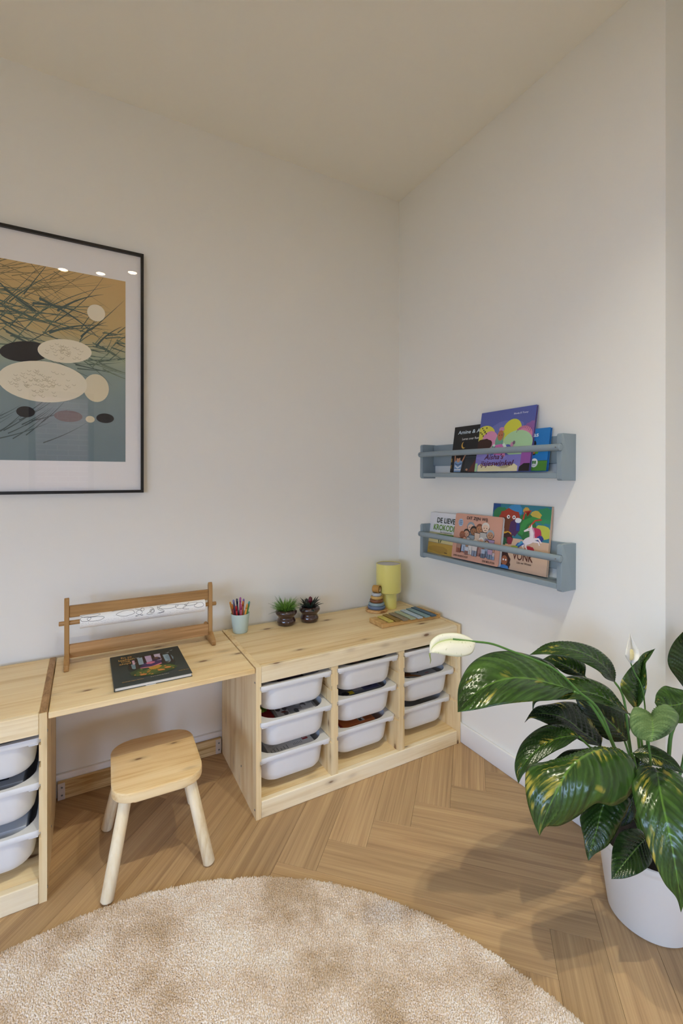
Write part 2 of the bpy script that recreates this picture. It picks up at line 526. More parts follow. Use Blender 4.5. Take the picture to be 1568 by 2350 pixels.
for row in range(42):
    for k in range(8):
        x = -2.64 + k*0.22 + (0.11 if row % 2 else 0)
        if x > -0.98: continue
        o = bpy.data.objects.new('brick', bmes[rr.randrange(3)]); COL.objects.link(o); o.parent = gw
        o.location = (x, -4.355+rr.uniform(-0.003, 0.003), -0.06+row*0.0625+0.006); o.rotation_euler = (0, 0, math.pi)

# recessed ceiling spots, the last two added for ambient light
def spot(x, y, i, power, label):
    t = thing('recessed_spotlight', label, 'ceiling light', (x, y, HC-0.0001), group=None)
    bm = B()
    add_lathe(bm, [(0.034, 0.0), (0.041, 0.0), (0.042, -0.003), (0.038, -0.005), (0.032, -0.004), (0.030, 0.0)], 32, cap0=False, cap1=False)
    obj('ring', bm, plain('spot_ring', '#d8d6d2', 0.3), t)
    bm = B(); add_lathe(bm, [(0.029, -0.0015), (0.0, -0.0015)], 24, cap0=True, cap1=False)
    bmesh.ops.remove_doubles(bm, verts=bm.verts[:], dist=1e-6)
    obj('bulb', bm, plain('spot_bulb', '#ffffff', 0.5, emit='#ffdca8', estr=14.0), t)
    l = bpy.data.lights.new('spot_beam', 'SPOT'); l.energy = power; l.color = SPOT_COL
    l.spot_size = R(SPOT_ANGLE); l.spot_blend = 1.0; l.shadow_soft_size = 0.022
    lo = bpy.data.objects.new('spot_beam', l); COL.objects.link(lo); lo.parent = t; lo.location = (0, 0, -0.012)
spot(-1.610, -1.849, 0, SPOT_W*0.25, 'recessed ceiling spot mirrored leftmost in the picture glass')
spot(-1.375, -1.789, 1, SPOT_W*0.3, 'recessed ceiling spot mirrored in the middle of the picture glass')
spot(-1.175, -1.660, 2, SPOT_W*2.0, 'recessed ceiling spot mirrored rightmost in the picture glass')
spot(-0.650, -1.680, 3, SPOT_W*1.35, 'recessed ceiling spot above the right part of the rug')
spot(-2.700, -1.700, 4, SPOT_W*0.5, 'unseen ceiling spot added far left to raise the ambient light')  # added lamp, fills the room with even warm light
spot(-2.700, -2.600, 5, SPOT_W*0.7, 'unseen ceiling spot added back left to raise the ambient light')  # added lamp, more of the same even fill

# ------------------------------------------------------------------ low storage cabinets
CAB_H, CAB_W, CAB_D = 0.526, 0.944, 0.4475
SLOTS = (0.190, 0.3225, 0.3865, 0.4475)
def notched(x0, x1, z1, sides, y0=0.0, y1=CAB_D):
    """upright panel seen from the front as a profile in x/z with bin grooves cut into the given sides, extruded in y"""
    g, hh = 0.0045, 0.0085
    pts = [(x0, 0.0), (x1, 0.0)]
    if 'r' in sides:
        for z in SLOTS: pts += [(x1, z-hh), (x1-g, z-hh), (x1-g, z+hh), (x1, z+hh)]
    pts += [(x1, z1), (x0, z1)]
    if 'l' in sides:
        for z in SLOTS[::-1]: pts += [(x0, z+hh), (x0+g, z+hh), (x0+g, z-hh), (x0, z-hh)]
    bm = B(); add_prism(bm, pts, y0, y1, 'y')
    bm.normal_update()
    return bm
def screw_at(parent, loc, rot, r=0.0035):
    bm = B(); add_lathe(bm, [(r*0.45, 0.0002), (r*0.5, 0.0012), (r*0.85, 0.0013), (r, 0.0004), (r, -0.0005)], 12, cap0=True, cap1=False)
    return obj('screw', bm, steel_m, parent, loc=loc, rot=rot)

def cabinet(label, loc):
    """local frame: x from 0 to CAB_W, y 0 (front) to CAB_D (back), z up"""
    t = thing('storage_cabinet', label, 'cabinet', loc, group=None)
    T = 0.019
    obj('side_panel', notched(0, T, CAB_H, 'r'), pine[2], t)
    obj('side_panel', notched(CAB_W-T, CAB_W, CAB_H, 'l'), pine[2], t)
    d1, d2 = 0.294, 0.607
    for d in (d1, d2):
        bm = notched(d, d+0.030, 0.472, 'lr', 0.003, CAB_D-0.01)
        for v in bm.verts: v.co.z = max(v.co.z, 0.0575)
        obj('divider', bm, pine[2], t)
    bx('top_panel', T, CAB_W-T, 0.018, CAB_D, CAB_H-0.020, CAB_H-0.0008, pine[0], t, 0.001)
    bx('top_rail', T+0.0004, CAB_W-T-0.0004, 0.0, 0.0178, CAB_H-0.0585, CAB_H-0.0005, pale[0], t, 0.0025, 2)
    bx('plinth', T+0.0008, CAB_W-T-0.0008, 0.0, 0.022, 0.0003, 0.0585, pale[0], t, 0.0025, 2)
    bx('bottom_shelf', T, CAB_W-T, 0.0224, CAB_D, 0.040, 0.0575, pine[0], t, 0.001)
    bx('back_panel', T, CAB_W-T, CAB_D-0.006, CAB_D-0.001, 0.058, CAB_H-0.021, pine[0], t, 0.0)
    for z, y in ((CAB_H-0.055, 0.010), (0.030, 0.012), (0.095, 0.17)):
        screw_at(t, (-0.0002, y, z), (0, R(-90), 0)); screw_at(t, (CAB_W+0.0002, y, z), (0, R(90), 0))
    return t
YC = -0.476
cab_r = cabinet('pale pine storage cabinet against the right-hand wall under the yellow lamp', (-0.9596, YC, 0))
cab_l = cabinet('pale pine storage cabinet cut off by the left edge of the photo', (-1.5645-CAB_W, YC, 0))
for ch in cab_l.children:
    if ch.name.startswith('side_panel'): pass
# end-grain strip on the left cabinet's right panel
bx('panel_top_edge', CAB_W-0.0188, CAB_W-0.0002, 0.002, CAB_D-0.001, CAB_H-0.0002, CAB_H+0.0012, pine_end, cab_l, 0.0005, label='darker sawn top edge of the side panel')

# ------------------------------------------------------------------ desk board between the cabinets
X0, X1 = -1.5625, -0.9612
desk = thing('desk_board', 'thick knotty pine board bridging the two cabinets as a desk', 'desk', (X0, YC, 0))
W = X1-X0
nb = 5; yy = [0.0, 0.098, 0.19, 0.285, 0.37, CAB_D]
for k in range(nb):
    bx('board', 0.001, W-0.001, yy[k]+(0 if k else 0.0), yy[k+1]-0.0002, 0.506, 0.5235, pine[0], desk, 0.0012 if k else 0.0025, 2)
for xx in (0.004, W-0.004):
    for y in (0.05, 0.33):
        bx('bracket', xx-0.004+0.0001, xx+0.004-0.0001, y, y+0.06, 0.496, 0.506, steel_m, desk, 0.0008)

rail = thing('support_rail', 'pine rail along the floor behind the stool with metal end plates', 'rail', (X0, -0.030, 0))
bx('beam', 0.003, W-0.003, 0.0, 0.0145, 0.0005, 0.064, wood('pine_rail', 0, '#e6cb9c', '#d8b881', '#b08a52', knots=False, contrast=1.5), rail, 0.0015)
plate_m = plain('grey_plate', '#cfc5ba', 0.5)
for x0 in (0.003, W-0.026):
    p_ = bx('end_plate', x0, x0+0.023, -0.0022, -0.0001, 0.001, 0.062, plate_m, rail, 0.0008)
    for z in (0.018, 0.046):
        screw_at(p_, (x0+0.0135, -0.0024, z), (R(90), 0, 0), 0.0036)

# ------------------------------------------------------------------ storage bins
def bin_loop(x0, x1, y0, y1, r, z, n=7):
    return [(x, y, z) for x, y in rrect(x0, x1, y0, y1, r, n)]
def make_bin(label):
    """white bin; local origin at the front centre of the rim's top, y runs to the back"""
    t = thing('storage_bin', label, 'bin')
    w = 0.1505
    bm = B()
    loops = [bin_loop(-w, w, 0.0, 0.40, 0.026, 0.0),               # top outer
             bin_loop(-w, w, -0.001, 0.401, 0.026, -0.003),
             bin_loop(-w, w, -0.001, 0.401, 0.026, -0.0135),
             bin_loop(-w+0.001, w-0.001, 0.000, 0.400, 0.025, -0.0155),
             bin_loop(-w+0.003, w-0.003, 0.002, 0.398, 0.024, -0.0155),
             bin_loop(-0.1325, 0.1325, 0.0055, 0.396, 0.062, -0.0135),
             bin_loop(-0.1315, 0.1315, 0.0062, 0.395, 0.061, -0.018),
             bin_loop(-0.1300, 0.1300, 0.0075, 0.394, 0.060, -0.035),
             bin_loop(-0.1245, 0.1245, 0.0125, 0.389, 0.058, -0.078),
             bin_loop(-0.1215, 0.1215, 0.0155, 0.386, 0.056, -0.092),
             bin_loop(-0.1150, 0.1150, 0.0220, 0.379, 0.052, -0.101),
             bin_loop(-0.1000, 0.1000, 0.0370, 0.364, 0.045, -0.1045)]
    V = [[bm.verts.new(p) for p in lp] for lp in loops]
    n = len(V[0])
    for a, b in zip(V, V[1:]):
        for i in range(n): bm.faces.new((a[i], a[(i+1) % n], b[(i+1) % n], b[i]))
    bm.faces.new(V[-1])
    inner = [bin_loop(-0.1265, 0.1265, 0.0125, 0.389, 0.066, 0.0),
             bin_loop(-0.1255, 0.1255, 0.0135, 0.388, 0.065, -0.003),
             bin_loop(-0.1250, 0.1250, 0.0140, 0.3875, 0.064, -0.010),
             bin_loop(-0.1235, 0.1235, 0.0155, 0.386, 0.062, -0.030),
             bin_loop(-0.1185, 0.1185, 0.0195, 0.382, 0.057, -0.088),
             bin_loop(-0.1050, 0.1050, 0.033, 0.368, 0.05, -0.1015)]
    I = [[bm.verts.new(p) for p in lp] for lp in inner]
    for i in range(n): bm.faces.new((V[0][i], I[0][i], I[0][(i+1) % n], V[0][(i+1) % n]))
    for a, b in zip(I, I[1:]):
        for i in range(n): bm.faces.new((b[i], b[(i+1) % n], a[(i+1) % n], a[i]))
    bm.faces.new(I[-1][::-1])
    obj('tub', bm, bin_m, t, smooth_angle=38)
    for s in (-1, 1):                                                # stepped catches under the rim corners
        bm = B()
        xs = sorted((s*0.112, s*0.136)); add_box(bm, xs[0], xs[1], 0.0022, 0.016, -0.0215, -0.0156, 0.002)
        obj('catch', bm, bin_m, t)
    return t
bin0 = make_bin('white plastic bin, top of the left column in the right cabinet')
XF = -0.9596
cols = [XF+0.019+0.1375, XF+0.324+0.1415, XF+0.637+0.144]
bins = {}
spec = [ # column, slot z, front y, label
 (0, 0.4535, -0.4745, None),
 (0, 0.3285, -0.4775, 'white plastic bin, middle of the left column in the right cabinet'),
 (0, 0.1960, -0.4625, 'white plastic bin, bottom of the left column in the right cabinet'),
 (1, 0.4535, -0.4745, 'white plastic bin, top of the middle column in the right cabinet'),
 (1, 0.3285, -0.4650, 'white plastic bin, middle of the middle column in the right cabinet'),
 (1, 0.1960, -0.4480, 'white plastic bin, bottom of the middle column in the right cabinet'),
 (2, 0.4535, -0.4700, 'white plastic bin behind the big white bloom, top of the right column'),
 (2, 0.3285, -0.4620, 'white plastic bin, middle of the right column in the right cabinet'),
 (2, 0.1960, -0.4360, 'white plastic bin, bottom of the right column in the right cabinet')]
for k, (c, z, y, lab) in enumerate(spec):
    x = cols[c]
    if k == 0:
        o = bin0; o.location = (x, y, z)
    else: o = dup(bin0, (x, y, z), label=lab)
    o['group'] = 'white bins in the pine cabinets'
    bins[k] = (x, y, z)
xl = -1.5645-0.019-0.1375
for k, (z, y, lab) in enumerate([(0.4535, -0.462, 'white plastic bin, topmost in the left cabinet'),
                    (0.3285, -0.462, 'white plastic bin, middle one in the left cabinet'),
                    (0.1960, -0.462, 'white plastic bin, lowest in the left cabinet')]):
    dup(bin0, (xl, y, z), label=lab, group='white bins in the pine cabinets'); bins[9+k] = (xl, y, z)

# what lies in the bins: flat boxes and booklets, each a thing of its own
def lift(c, k=1.3, add=10):
    return tuple(lin(min(235, int(c[i:i+2], 16)*k+add)/255) for i in (1, 3, 5))
def print_col(c):
    return plain('print_%d_%d_%d' % tuple(int(v*999) for v in c), c, 0.5)
def box_in(k, name, label, cat, col, dx=0.0, wx=0.17, dy=0.10, wy=0.22, top=-0.012, hh=0.05, tilt=0.0, yaw=0.0, prints=()):
    x, y, z = bins[k]
    col = lift(col); prints = [(lift(c), p_) for c, p_ in prints]
    t = thing(name, label, cat, (x+dx, y+dy, z+top-hh), (R(tilt), 0, R(yaw)))
    bx('body', -wx/2, wx/2, -wy/2, wy/2, 0, hh, plain('box_%d_%d_%d' % tuple(int(v*999) for v in col), col, 0.55), t, 0.001)
    if prints:
        # printed lid: local a = x, b = y
        bm = B(); mats = []; idx = {}
        for q, (c, pts) in enumerate(prints):
            if c not in idx: idx[c] = len(mats); mats.append(print_col(c))
            f = bm.faces.new([bm.verts.new((a*wx/2, b*wy/2, hh+0.0002+0.00006*q)) for a, b in pts]); f.material_index = idx[c]
        bmesh.ops.triangulate(bm, faces=bm.faces[:])
        for f in bm.faces:
            f.normal_update()
            if f.normal.z < 0: f.normal_flip()
        me = bpy.data.meshes.new('lid_print'); bm.to_mesh(me); bm.free()
        for m in mats: me.materials.append(m)
        o = bpy.data.objects.new('lid_print', me); COL.objects.link(o); o.parent = t
    return t
rr = random.Random(11)
def scribble(c, x0, x1, y0, y1, n, h=0.018, w=0.05):
    out = []
    for k in range(n):
        a = rr.uniform(x0, x1-w); b = y0+(y1-y0)*k/max(n-1, 1); out.append((c, rec(a, b, a+w*rr.uniform(0.6, 1.6), b+h)))
    return out
def photos(cols, nx, ny, x0=-0.9, x1=0.9, y0=-0.9, y1=0.9):
    out = []
    for i in range(nx):
        for j in range(ny):
            a0 = x0+(x1-x0)*i/nx+0.02; a1 = x0+(x1-x0)*(i+1)/nx-0.02; b0 = y0+(y1-y0)*j/ny+0.02; b1 = y0+(y1-y0)*(j+1)/ny-0.02
            out.append((rr.choice(cols), rec(a0, b0, a1, b1)))
            for q in range(3):
                out.append((rr.choice(cols), blob(rr.uniform(a0+0.05, a1-0.05), rr.uniform(b0+0.05, b1-0.05), (a1-a0)*0.2, (b1-b0)*0.25, rr.random(), 9)))
    return out
box_in(0, 'game_box', 'grey game box with dark purple print in the top left bin', 'box', '#6d6a70', dx=0.005, wx=0.19, dy=0.13, top=-0.010,
       prints=[('#41303c', rec(-0.7, -0.95, 0.35, 0.9)), ('#8d8a90', rec(0.4, -0.9, 0.95, 0.9)), ('#241c22', rec(0.28, -0.9, 0.36, -0.6)), ('#241c22', rec(-0.5, -0.9, -0.1, -0.82))])
box_in(1, 'booklet', 'black and white photo booklet in the middle left bin', 'booklet', '#5b5b5e', dx=0.022, wx=0.165, dy=0.14, top=-0.016, hh=0.012, yaw=-4,
       prints=[('#6f6f72', rec(-1, -1, 1, 1))]+photos(['#3a3a3d', '#2a2a2c', '#77777a', '#9a9a9c', '#4c4648'], 3, 3)+[('#a6a6aa', rec(0.1, -0.95, 0.9, -0.78))]+scribble('#5a5a5e', 0.15, 0.8, -0.92, -0.82, 4, 0.01)+[('#5a2a22', blob(-0.55, -0.72, 0.12, 0.06, 4))])
box_in(1, 'game_box', 'red toy box with green print beside the booklet in the middle left bin', 'box', '#7c1f22', dx=-0.087, wx=0.045, dy=0.13, wy=0.15, top=-0.022, hh=0.05,
       prints=[('#7c1f22', rec(-0.98, -0.98, 0.98, 0.98)), ('#6d8f2c', blob(0.2, 0.1, 0.5, 0.3, 5)), ('#8bb03a', blob(-0.2, -0.1, 0.3, 0.16, 6))])
bt = box_in(2, 'brick_set_box', 'silver grey toy brick box with a red square logo in the bottom left bin', 'box', '#aeb2b6', dx=0.0, wx=0.18, dy=0.145, wy=0.23, top=-0.012, hh=0.06,
       prints=scribble('#5d6266', -0.92, -0.3, -0.95, -0.2, 18, 0.012, 0.12)+[('#5d6266', rec(-0.9+q*0.14, -0.97, -0.87+q*0.14, -0.97+0.12+0.05*(q % 3))) for q in range(6)]+[('#5d6266', rec(0.1+q*0.07, -0.9, 0.12+q*0.07, -0.8+0.03*(q % 2))) for q in range(6)])
b_ = print_on('logo', [('#b0232a', rec(0.052, -0.085, 0.074, -0.062))], bt, -0.0001)
b_.rotation_euler = (R(-90), 0, 0); b_.location = (0, 0, 0.0605)
tx = text('logo_text', 'LEGO', plain('print_ffffff', '#ffffff', 0.5), bt, 0.0535, -0.078, 0.019, 0.009, -0.0004)
tx.rotation_euler = (R(-90), 0, 0); tx.location = (0, 0, 0.0605)
for ob in (b_, tx):
    for v in ob.data.vertices: v.co.z = v.co.z
box_in(3, 'booklet', 'dark green booklet with pink print in the top middle bin', 'booklet', '#3b3f36', dx=0.0, wx=0.18, dy=0.14, top=-0.012, hh=0.02,
       prints=[('#4a4e42', rec(-0.95, -0.95, 0.95, 0.95)), ('#6a5a56', blob(-0.45, -0.6, 0.4, 0.3, 8)), ('#8a6a66', blob(-0.3, -0.75, 0.2, 0.12, 9)), ('#2a2d28', rec(0.2, -0.9, 0.9, 0.2))])
box_in(4, 'puzzle_box', 'puzzle box with yellow and violet print in the middle bin', 'box', '#44464e', dx=0.0, wx=0.19, dy=0.135, wy=0.2, top=-0.010, hh=0.05,
       prints=[('#5a5d66', rec(-0.95, -0.95, 0.95, 0.95)), ('#b39a22', rec(-0.78, -0.95, -0.4, -0.7)), ('#20222a', blob(-0.78, -0.8, 0.18, 0.14, 3)), ('#8a8a92', rec(-0.35, -0.8, 0.1, -0.1)), ('#3c3a58', rec(0.12, -0.9, 0.9, 0.3)), ('#6d8046', blob(0.75, -0.2, 0.16, 0.2, 4)), ('#23233a', blob(0.45, -0.6, 0.2, 0.14, 5)), ('#a6a6aa', blob(0.85, -0.45, 0.1, 0.14, 7))])
box_in(5, 'brick_set_box', 'rust orange toy box with small label in the bottom middle bin', 'box', '#9c5a33', dx=-0.018, wx=0.175, dy=0.14, wy=0.2, top=-0.012, hh=0.06,
       prints=[('#7e2b22', rec(-1, -1, -0.72, 1)), ('#d8cfc8', rec(0.22, -0.9, 0.5, -0.45)), ('#2c2a26', rec(0.24, -0.88, 0.38, -0.7)), ('#a9b43a', ell(0.3, -0.6, 0.06, 0.08)), ('#2c2a26', rec(0.40, -0.68, 0.48, -0.5)), ('#cfc6c0', rec(-0.92, -0.9, -0.84, -0.5)), ('#7d4526', rec(0.55, -0.9, 0.95, -0.3))])
box_in(6, 'booklet', 'dark booklet with yellow print in the bin behind the white bloom', 'booklet', '#26241f', dx=0.0, wx=0.18, dy=0.14, top=-0.012, hh=0.02,
       prints=[('#3a381e', rec(-0.9, -0.9, 0.9, 0.9)), ('#2a2a20', rec(0.5, -0.8, 0.8, 0.5)), ('#5c5a20', rec(-0.6, -0.95, 0.4, -0.5))])
box_in(7, 'booklet', 'grey booklet with orange figure in the middle right bin', 'booklet', '#77797c', dx=-0.012, wx=0.17, dy=0.14, top=-0.014, hh=0.02, yaw=3,
       prints=[('#85878a', rec(-0.98, -0.98, 0.98, 0.98)), ('#8a5a2c', band([(-0.8, -0.5), (-0.4, -0.7), (-0.1, -0.92)], 0.12, 0.05)), ('#6b3f22', blob(-0.62, -0.5, 0.22, 0.14, 2)), ('#2e2f33', band([(0.0, -0.6), (0.35, -0.35)], 0.03)), ('#9a3a34', rec(0.3, -0.8, 0.55, -0.76)), ('#2c2c34', blob(-0.9, -0.8, 0.16, 0.1, 5))])
box_in(9, 'game_box', 'dark flat box in the topmost bin of the left cabinet', 'box', '#2b2a2a', dx=-0.04, wx=0.13, dy=0.15, top=-0.012, hh=0.05)
bt = box_in(10, 'electronics_box', 'grey box with black framed label in the middle left cabinet bin', 'box', '#77797e', dx=0.0, wx=0.19, dy=0.155, wy=0.21, top=-0.010, hh=0.05,
       prints=[('#1f2023', rec(0.20, -0.75, 0.62, -0.35)), ('#6d6f72', rec(0.25, -0.68, 0.56, -0.42)), ('#b7b9bc', rec(0.29, -0.64, 0.50, -0.46)), ('#55505a', rec(-0.6, -0.8, -0.1, -0.5)), ('#4a2a5a', rec(0.62, -0.35, 1.0, 0.05)), ('#8a86a0', ell(0.8, -0.15, 0.12, 0.12))])
box_in(11, 'carton', 'plain pale grey carton in the lowest left cabinet bin', 'box', '#9a9da2', dx=0.0, wx=0.205, dy=0.15, wy=0.2, top=-0.008, hh=0.06)

# ------------------------------------------------------------------ stool
st = thing('stool', 'small pine stool with rounded seat standing under the desk board', 'stool', (-1.275, -0.419, 0), (0, 0, R(-2)))
bm = B(); add_prism(bm, rrect(-0.128, 0.128, -0.148, 0.148, 0.062, 8), 0.253, 0.281, 'z')
be = [e for e in bm.edges if abs(e.verts[0].co.z-e.verts[1].co.z) < 1e-6]
bmesh.ops.bevel(bm, geom=be, offset=0.004, segments=3, profile=0.5, affect='EDGES')
obj('seat', bm, wood('stool_pine', 0, '#f6deb4', '#eed2a0', '#dcb57c', knots=True, knot_scale=13, rough=0.42), st, smooth_angle=50)
for sx in (-1, 1):
    for sy in (-1, 1):
        bm = B(); a = Vector((sx*0.140, sy*0.150, 0.0)); b = Vector((sx*0.088, sy*0.098, 0.255))
        d = (b-a).normalized()
        add_tube(bm, [a+d*0.0005, a+d*0.0006, a+d*0.006, b], [0.010, 0.0125, 0.0175, 0.0172], 24)
        for v in bm.verts: v.co.z = max(v.co.z, 0.0004)
        obj('leg', bm, pale[2], st, smooth_angle=60)

# ------------------------------------------------------------------ rug
RC, RR = (-1.486, -1.540), 0.962
rug = thing('round_rug', 'round cream shaggy rug on the herringbone floor', 'rug', (RC[0], RC[1], 0))
bm = B(); add_lathe(bm, [(RR-0.012, 0.0006), (RR-0.006, 0.002), (RR-0.006, 0.004), (RR-0.012, 0.005)], 128)
obj('backing', bm, plain('rug_backing', '#d8c6b2', 0.95), rug)
def pile_mat():
    m, nt, p = base_mat('rug_pile')
    tc = N(nt, 'ShaderNodeTexCoord')
    a = N(nt, 'ShaderNodeTexNoise'); a.inputs['Scale'].default_value = 4.6; a.inputs['Detail'].default_value = 5; a.inputs['Roughness'].default_value = 0.66
    b = N(nt, 'ShaderNodeTexNoise'); b.inputs['Scale'].default_value = 260; b.inputs['Detail'].default_value = 1
    L(nt, tc, 'Object', a, 'Vector'); L(nt, tc, 'Object', b, 'Vector')
    ra = ramp(nt, [(0.36, '#cdb69d'), (0.49, '#e8d8ca'), (0.60, '#f4ebe3')])
    rb = ramp(nt, [(0.35, (0.86, 0.82, 0.77, 1)), (0.55, (1, 1, 1, 1))])
    L(nt, a, 'Fac', ra, 'Fac'); L(nt, b, 'Fac', rb, 'Fac')
    mix = N(nt, 'ShaderNodeMix', data_type='RGBA', blend_type='MULTIPLY'); mix.inputs[0].default_value = 1.0
    nt.links.new(ra.outputs[0], mix.inputs[6]); nt.links.new(rb.outputs[0], mix.inputs[7])
    nt.links.new(mix.outputs[2], p.inputs['Base Color'])
    p.inputs['Roughness'].default_value = 0.95; p.inputs['Specular IOR Level'].default_value = 0.1
    p.inputs['Sheen Weight'].default_value = 0.2
    return m
def make_pile():
    g = np.random.default_rng(5)
    step = 0.0034; n = int(2*RR/step)
    gx, gy = np.meshgrid(np.arange(n)*step-RR, np.arange(n)*step-RR)
    P = np.stack([gx.ravel(), gy.ravel()], 1) + g.uniform(-0.5, 0.5, (n*n, 2))*step
    rad = np.hypot(P[:, 0], P[:, 1]); th = np.arctan2(P[:, 1], P[:, 0])
    P = P[rad < RR-0.004+0.002*np.sin(th*37)+0.002*np.sin(th*91)]
    rad = np.hypot(P[:, 0], P[:, 1]); m = len(P)
    h = g.uniform(0.0085, 0.0115, m)*np.clip((RR+0.010-rad)/0.02, 0.6, 1)
    lean = g.normal(0, 0.0016, (m, 2))
    # the pile is brushed this way and that in broad swirls, and spills outward along the edge
    lean[:, 0] += 0.0016*np.sin(P[:, 0]*7+1.3)*np.cos(P[:, 1]*5); lean[:, 1] += 0.0016*np.cos(P[:, 0]*6)*np.sin(P[:, 1]*8+0.6)
    edge = np.clip((rad-(RR-0.02))/0.02, 0, 1)[:, None]
    lean += edge*0.004*P/np.maximum(rad, 0.01)[:, None]
    r = g.uniform(0.0020, 0.0026, m)
    ph = g.uniform(0, 2*np.pi, m)
    V = np.zeros((m, 7, 3)); ks = np.arange(3)*2*np.pi/3
    cx, sx = np.cos(ph[:, None]+ks), np.sin(ph[:, None]+ks)
    V[:, 0:3, 0] = P[:, :1]+cx*r[:, None]; V[:, 0:3, 1] = P[:, 1:]+sx*r[:, None]; V[:, 0:3, 2] = 0.004
    V[:, 3:6, 0] = P[:, :1]+lean[:, :1]*0.7+cx*r[:, None]; V[:, 3:6, 1] = P[:, 1:]+lean[:, 1:]*0.7+sx*r[:, None]; V[:, 3:6, 2] = (h*0.82)[:, None]
    V[:, 6, 0] = P[:, 0]+lean[:, 0]; V[:, 6, 1] = P[:, 1]+lean[:, 1]; V[:, 6, 2] = h
    tri = []
    for k in range(3):
        j = (k+1) % 3; tri += [(k, j, 3+j), (k, 3+j, 3+k), (3+k, 3+j, 6)]
    tri = np.array(tri); F = (tri[None]+(np.arange(m)*7)[:, None, None]).reshape(-1, 3)
    me = bpy.data.meshes.new('pile')
    me.vertices.add(m*7); me.vertices.foreach_set('co', V.reshape(-1))
    me.loops.add(F.size); me.loops.foreach_set('vertex_index', F.reshape(-1).astype(np.int32))
    me.polygons.add(len(F)); me.polygons.foreach_set('loop_start', (np.arange(len(F))*3).astype(np.int32))
    me.polygons.foreach_set('use_smooth', np.ones(len(F), bool))
    me.update(calc_edges=True); me.validate()
    return me
obj('pile', make_pile(), pile_mat(), rug, kind='stuff')

# ------------------------------------------------------------------ paper roll holder
ZD = 0.5237
hold = thing('paper_roll_holder', 'honey-coloured wooden tabletop paper roll holder at the back of the desk', 'holder', (-1.281, -0.128, ZD))
def post_profile():                      # y/z outline of an end post
    return [(-0.011, 0.028), (0.011, 0.028), (0.011, 0.222), (0.006, 0.233), (0.0, 0.2365), (-0.006, 0.233), (-0.011, 0.222)]
for s in (-1, 1):
    x = s*0.247
    bm = B(); add_prism(bm, post_profile(), x-0.0075, x+0.0075, 'x')
    bmesh.ops.bevel(bm, geom=bm.edges[:], offset=0.0015, segments=1, affect='EDGES')
    obj('post', bm, honey[2], hold, smooth_angle=30)
    bm = B(); add_prism(bm, [(-0.062, 0.0), (0.062, 0.0), (0.066, 0.006), (0.064, 0.020), (0.018, 0.0375), (0.011, 0.0415), (-0.0115, 0.0415), (-0.018, 0.0375), (-0.064, 0.020), (-0.066, 0.006)], x-0.0078, x+0.0078, 'x')
    bmesh.ops.bevel(bm, geom=bm.edges[:], offset=0.0016, segments=1, affect='EDGES')
    obj('foot', bm, honey[1], hold, smooth_angle=30)
bx('top_rail', -0.2395, 0.2395, -0.007, 0.007, 0.167, 0.2075, honey[0], hold, 0.0015)
bx('bottom_rail', -0.2395, 0.2395, -0.008, 0.008, 0.026, 0.0715, wood('honey_low_rail', 0, '#c8a071', '#ba8f60', '#9f7545', knots=False), hold, 0.0015)
bm = B(); cyl(bm, (-0.271, -0.022+0.022, 0.148), (0.271, 0.0, 0.148), 0.0078, 20, 0.0015)
obj('dowel', bm, honey[0], hold)
bm = B(); add_lathe(bm, [(0.006, -0.004), (0.0075, -0.004), (0.0075, 0.003), (0.006, 0.004)], 16)
obj('peg', bm, honey[0], hold, loc=(0.230, 0.0, 0.0725), rot=(R(90), 0, 0))

# roll of colouring paper on the dowel; line drawing = thin raised ink bands wrapped round the cylinder
roll = thing('paper_roll', 'white roll of colouring paper with black line drawings on the wooden holder', 'paper roll', (-1.281, -0.128, ZD+0.148))
RX0, RX1, RRAD = -0.207, 0.224, 0.0245
bm = B()
add_tube(bm, [(RX0, 0, 0), (RX1, 0, 0)], RRAD, 48, cap=False)
add_tube(bm, [(RX0, 0, 0), (RX1, 0, 0)], 0.0125, 48, cap=False)
bm.verts.ensure_lookup_table()
for off in (0, 48):
    o_ = bm.verts[off:off+48]; i_ = bm.verts[96+off:96+off+48]
    for k in range(48): bm.faces.new((o_[k], o_[(k+1) % 48], i_[(k+1) % 48], i_[k]))
obj('sheet', bm, paper_m, roll, smooth_angle=50)
bm = B()                                                            # loose outer turn that lifts off the roll
pl = [(RX0+0.10+0.19*t, -0.012+0.004*math.sin(math.pi*t), 0.0235+0.006*math.sin(math.pi*t)) for t in [i/14 for i in range(15)]]
A_ = [bm.verts.new(p) for p in pl]
B_ = [bm.verts.new((p[0], 0.010, 0.0245+0.5*(p[2]-0.0235))) for p in pl]
for i in range(14): bm.faces.new((A_[i], A_[i+1], B_[i+1], B_[i]))
bmesh.ops.solidify(bm, geom=bm.faces[:], thickness=0.0004)
obj('loose_edge', bm, plain('paper_back', '#d9ccb4', 0.8), roll, smooth_angle=60)
ink = plain('ink', '#35313a', 0.8)
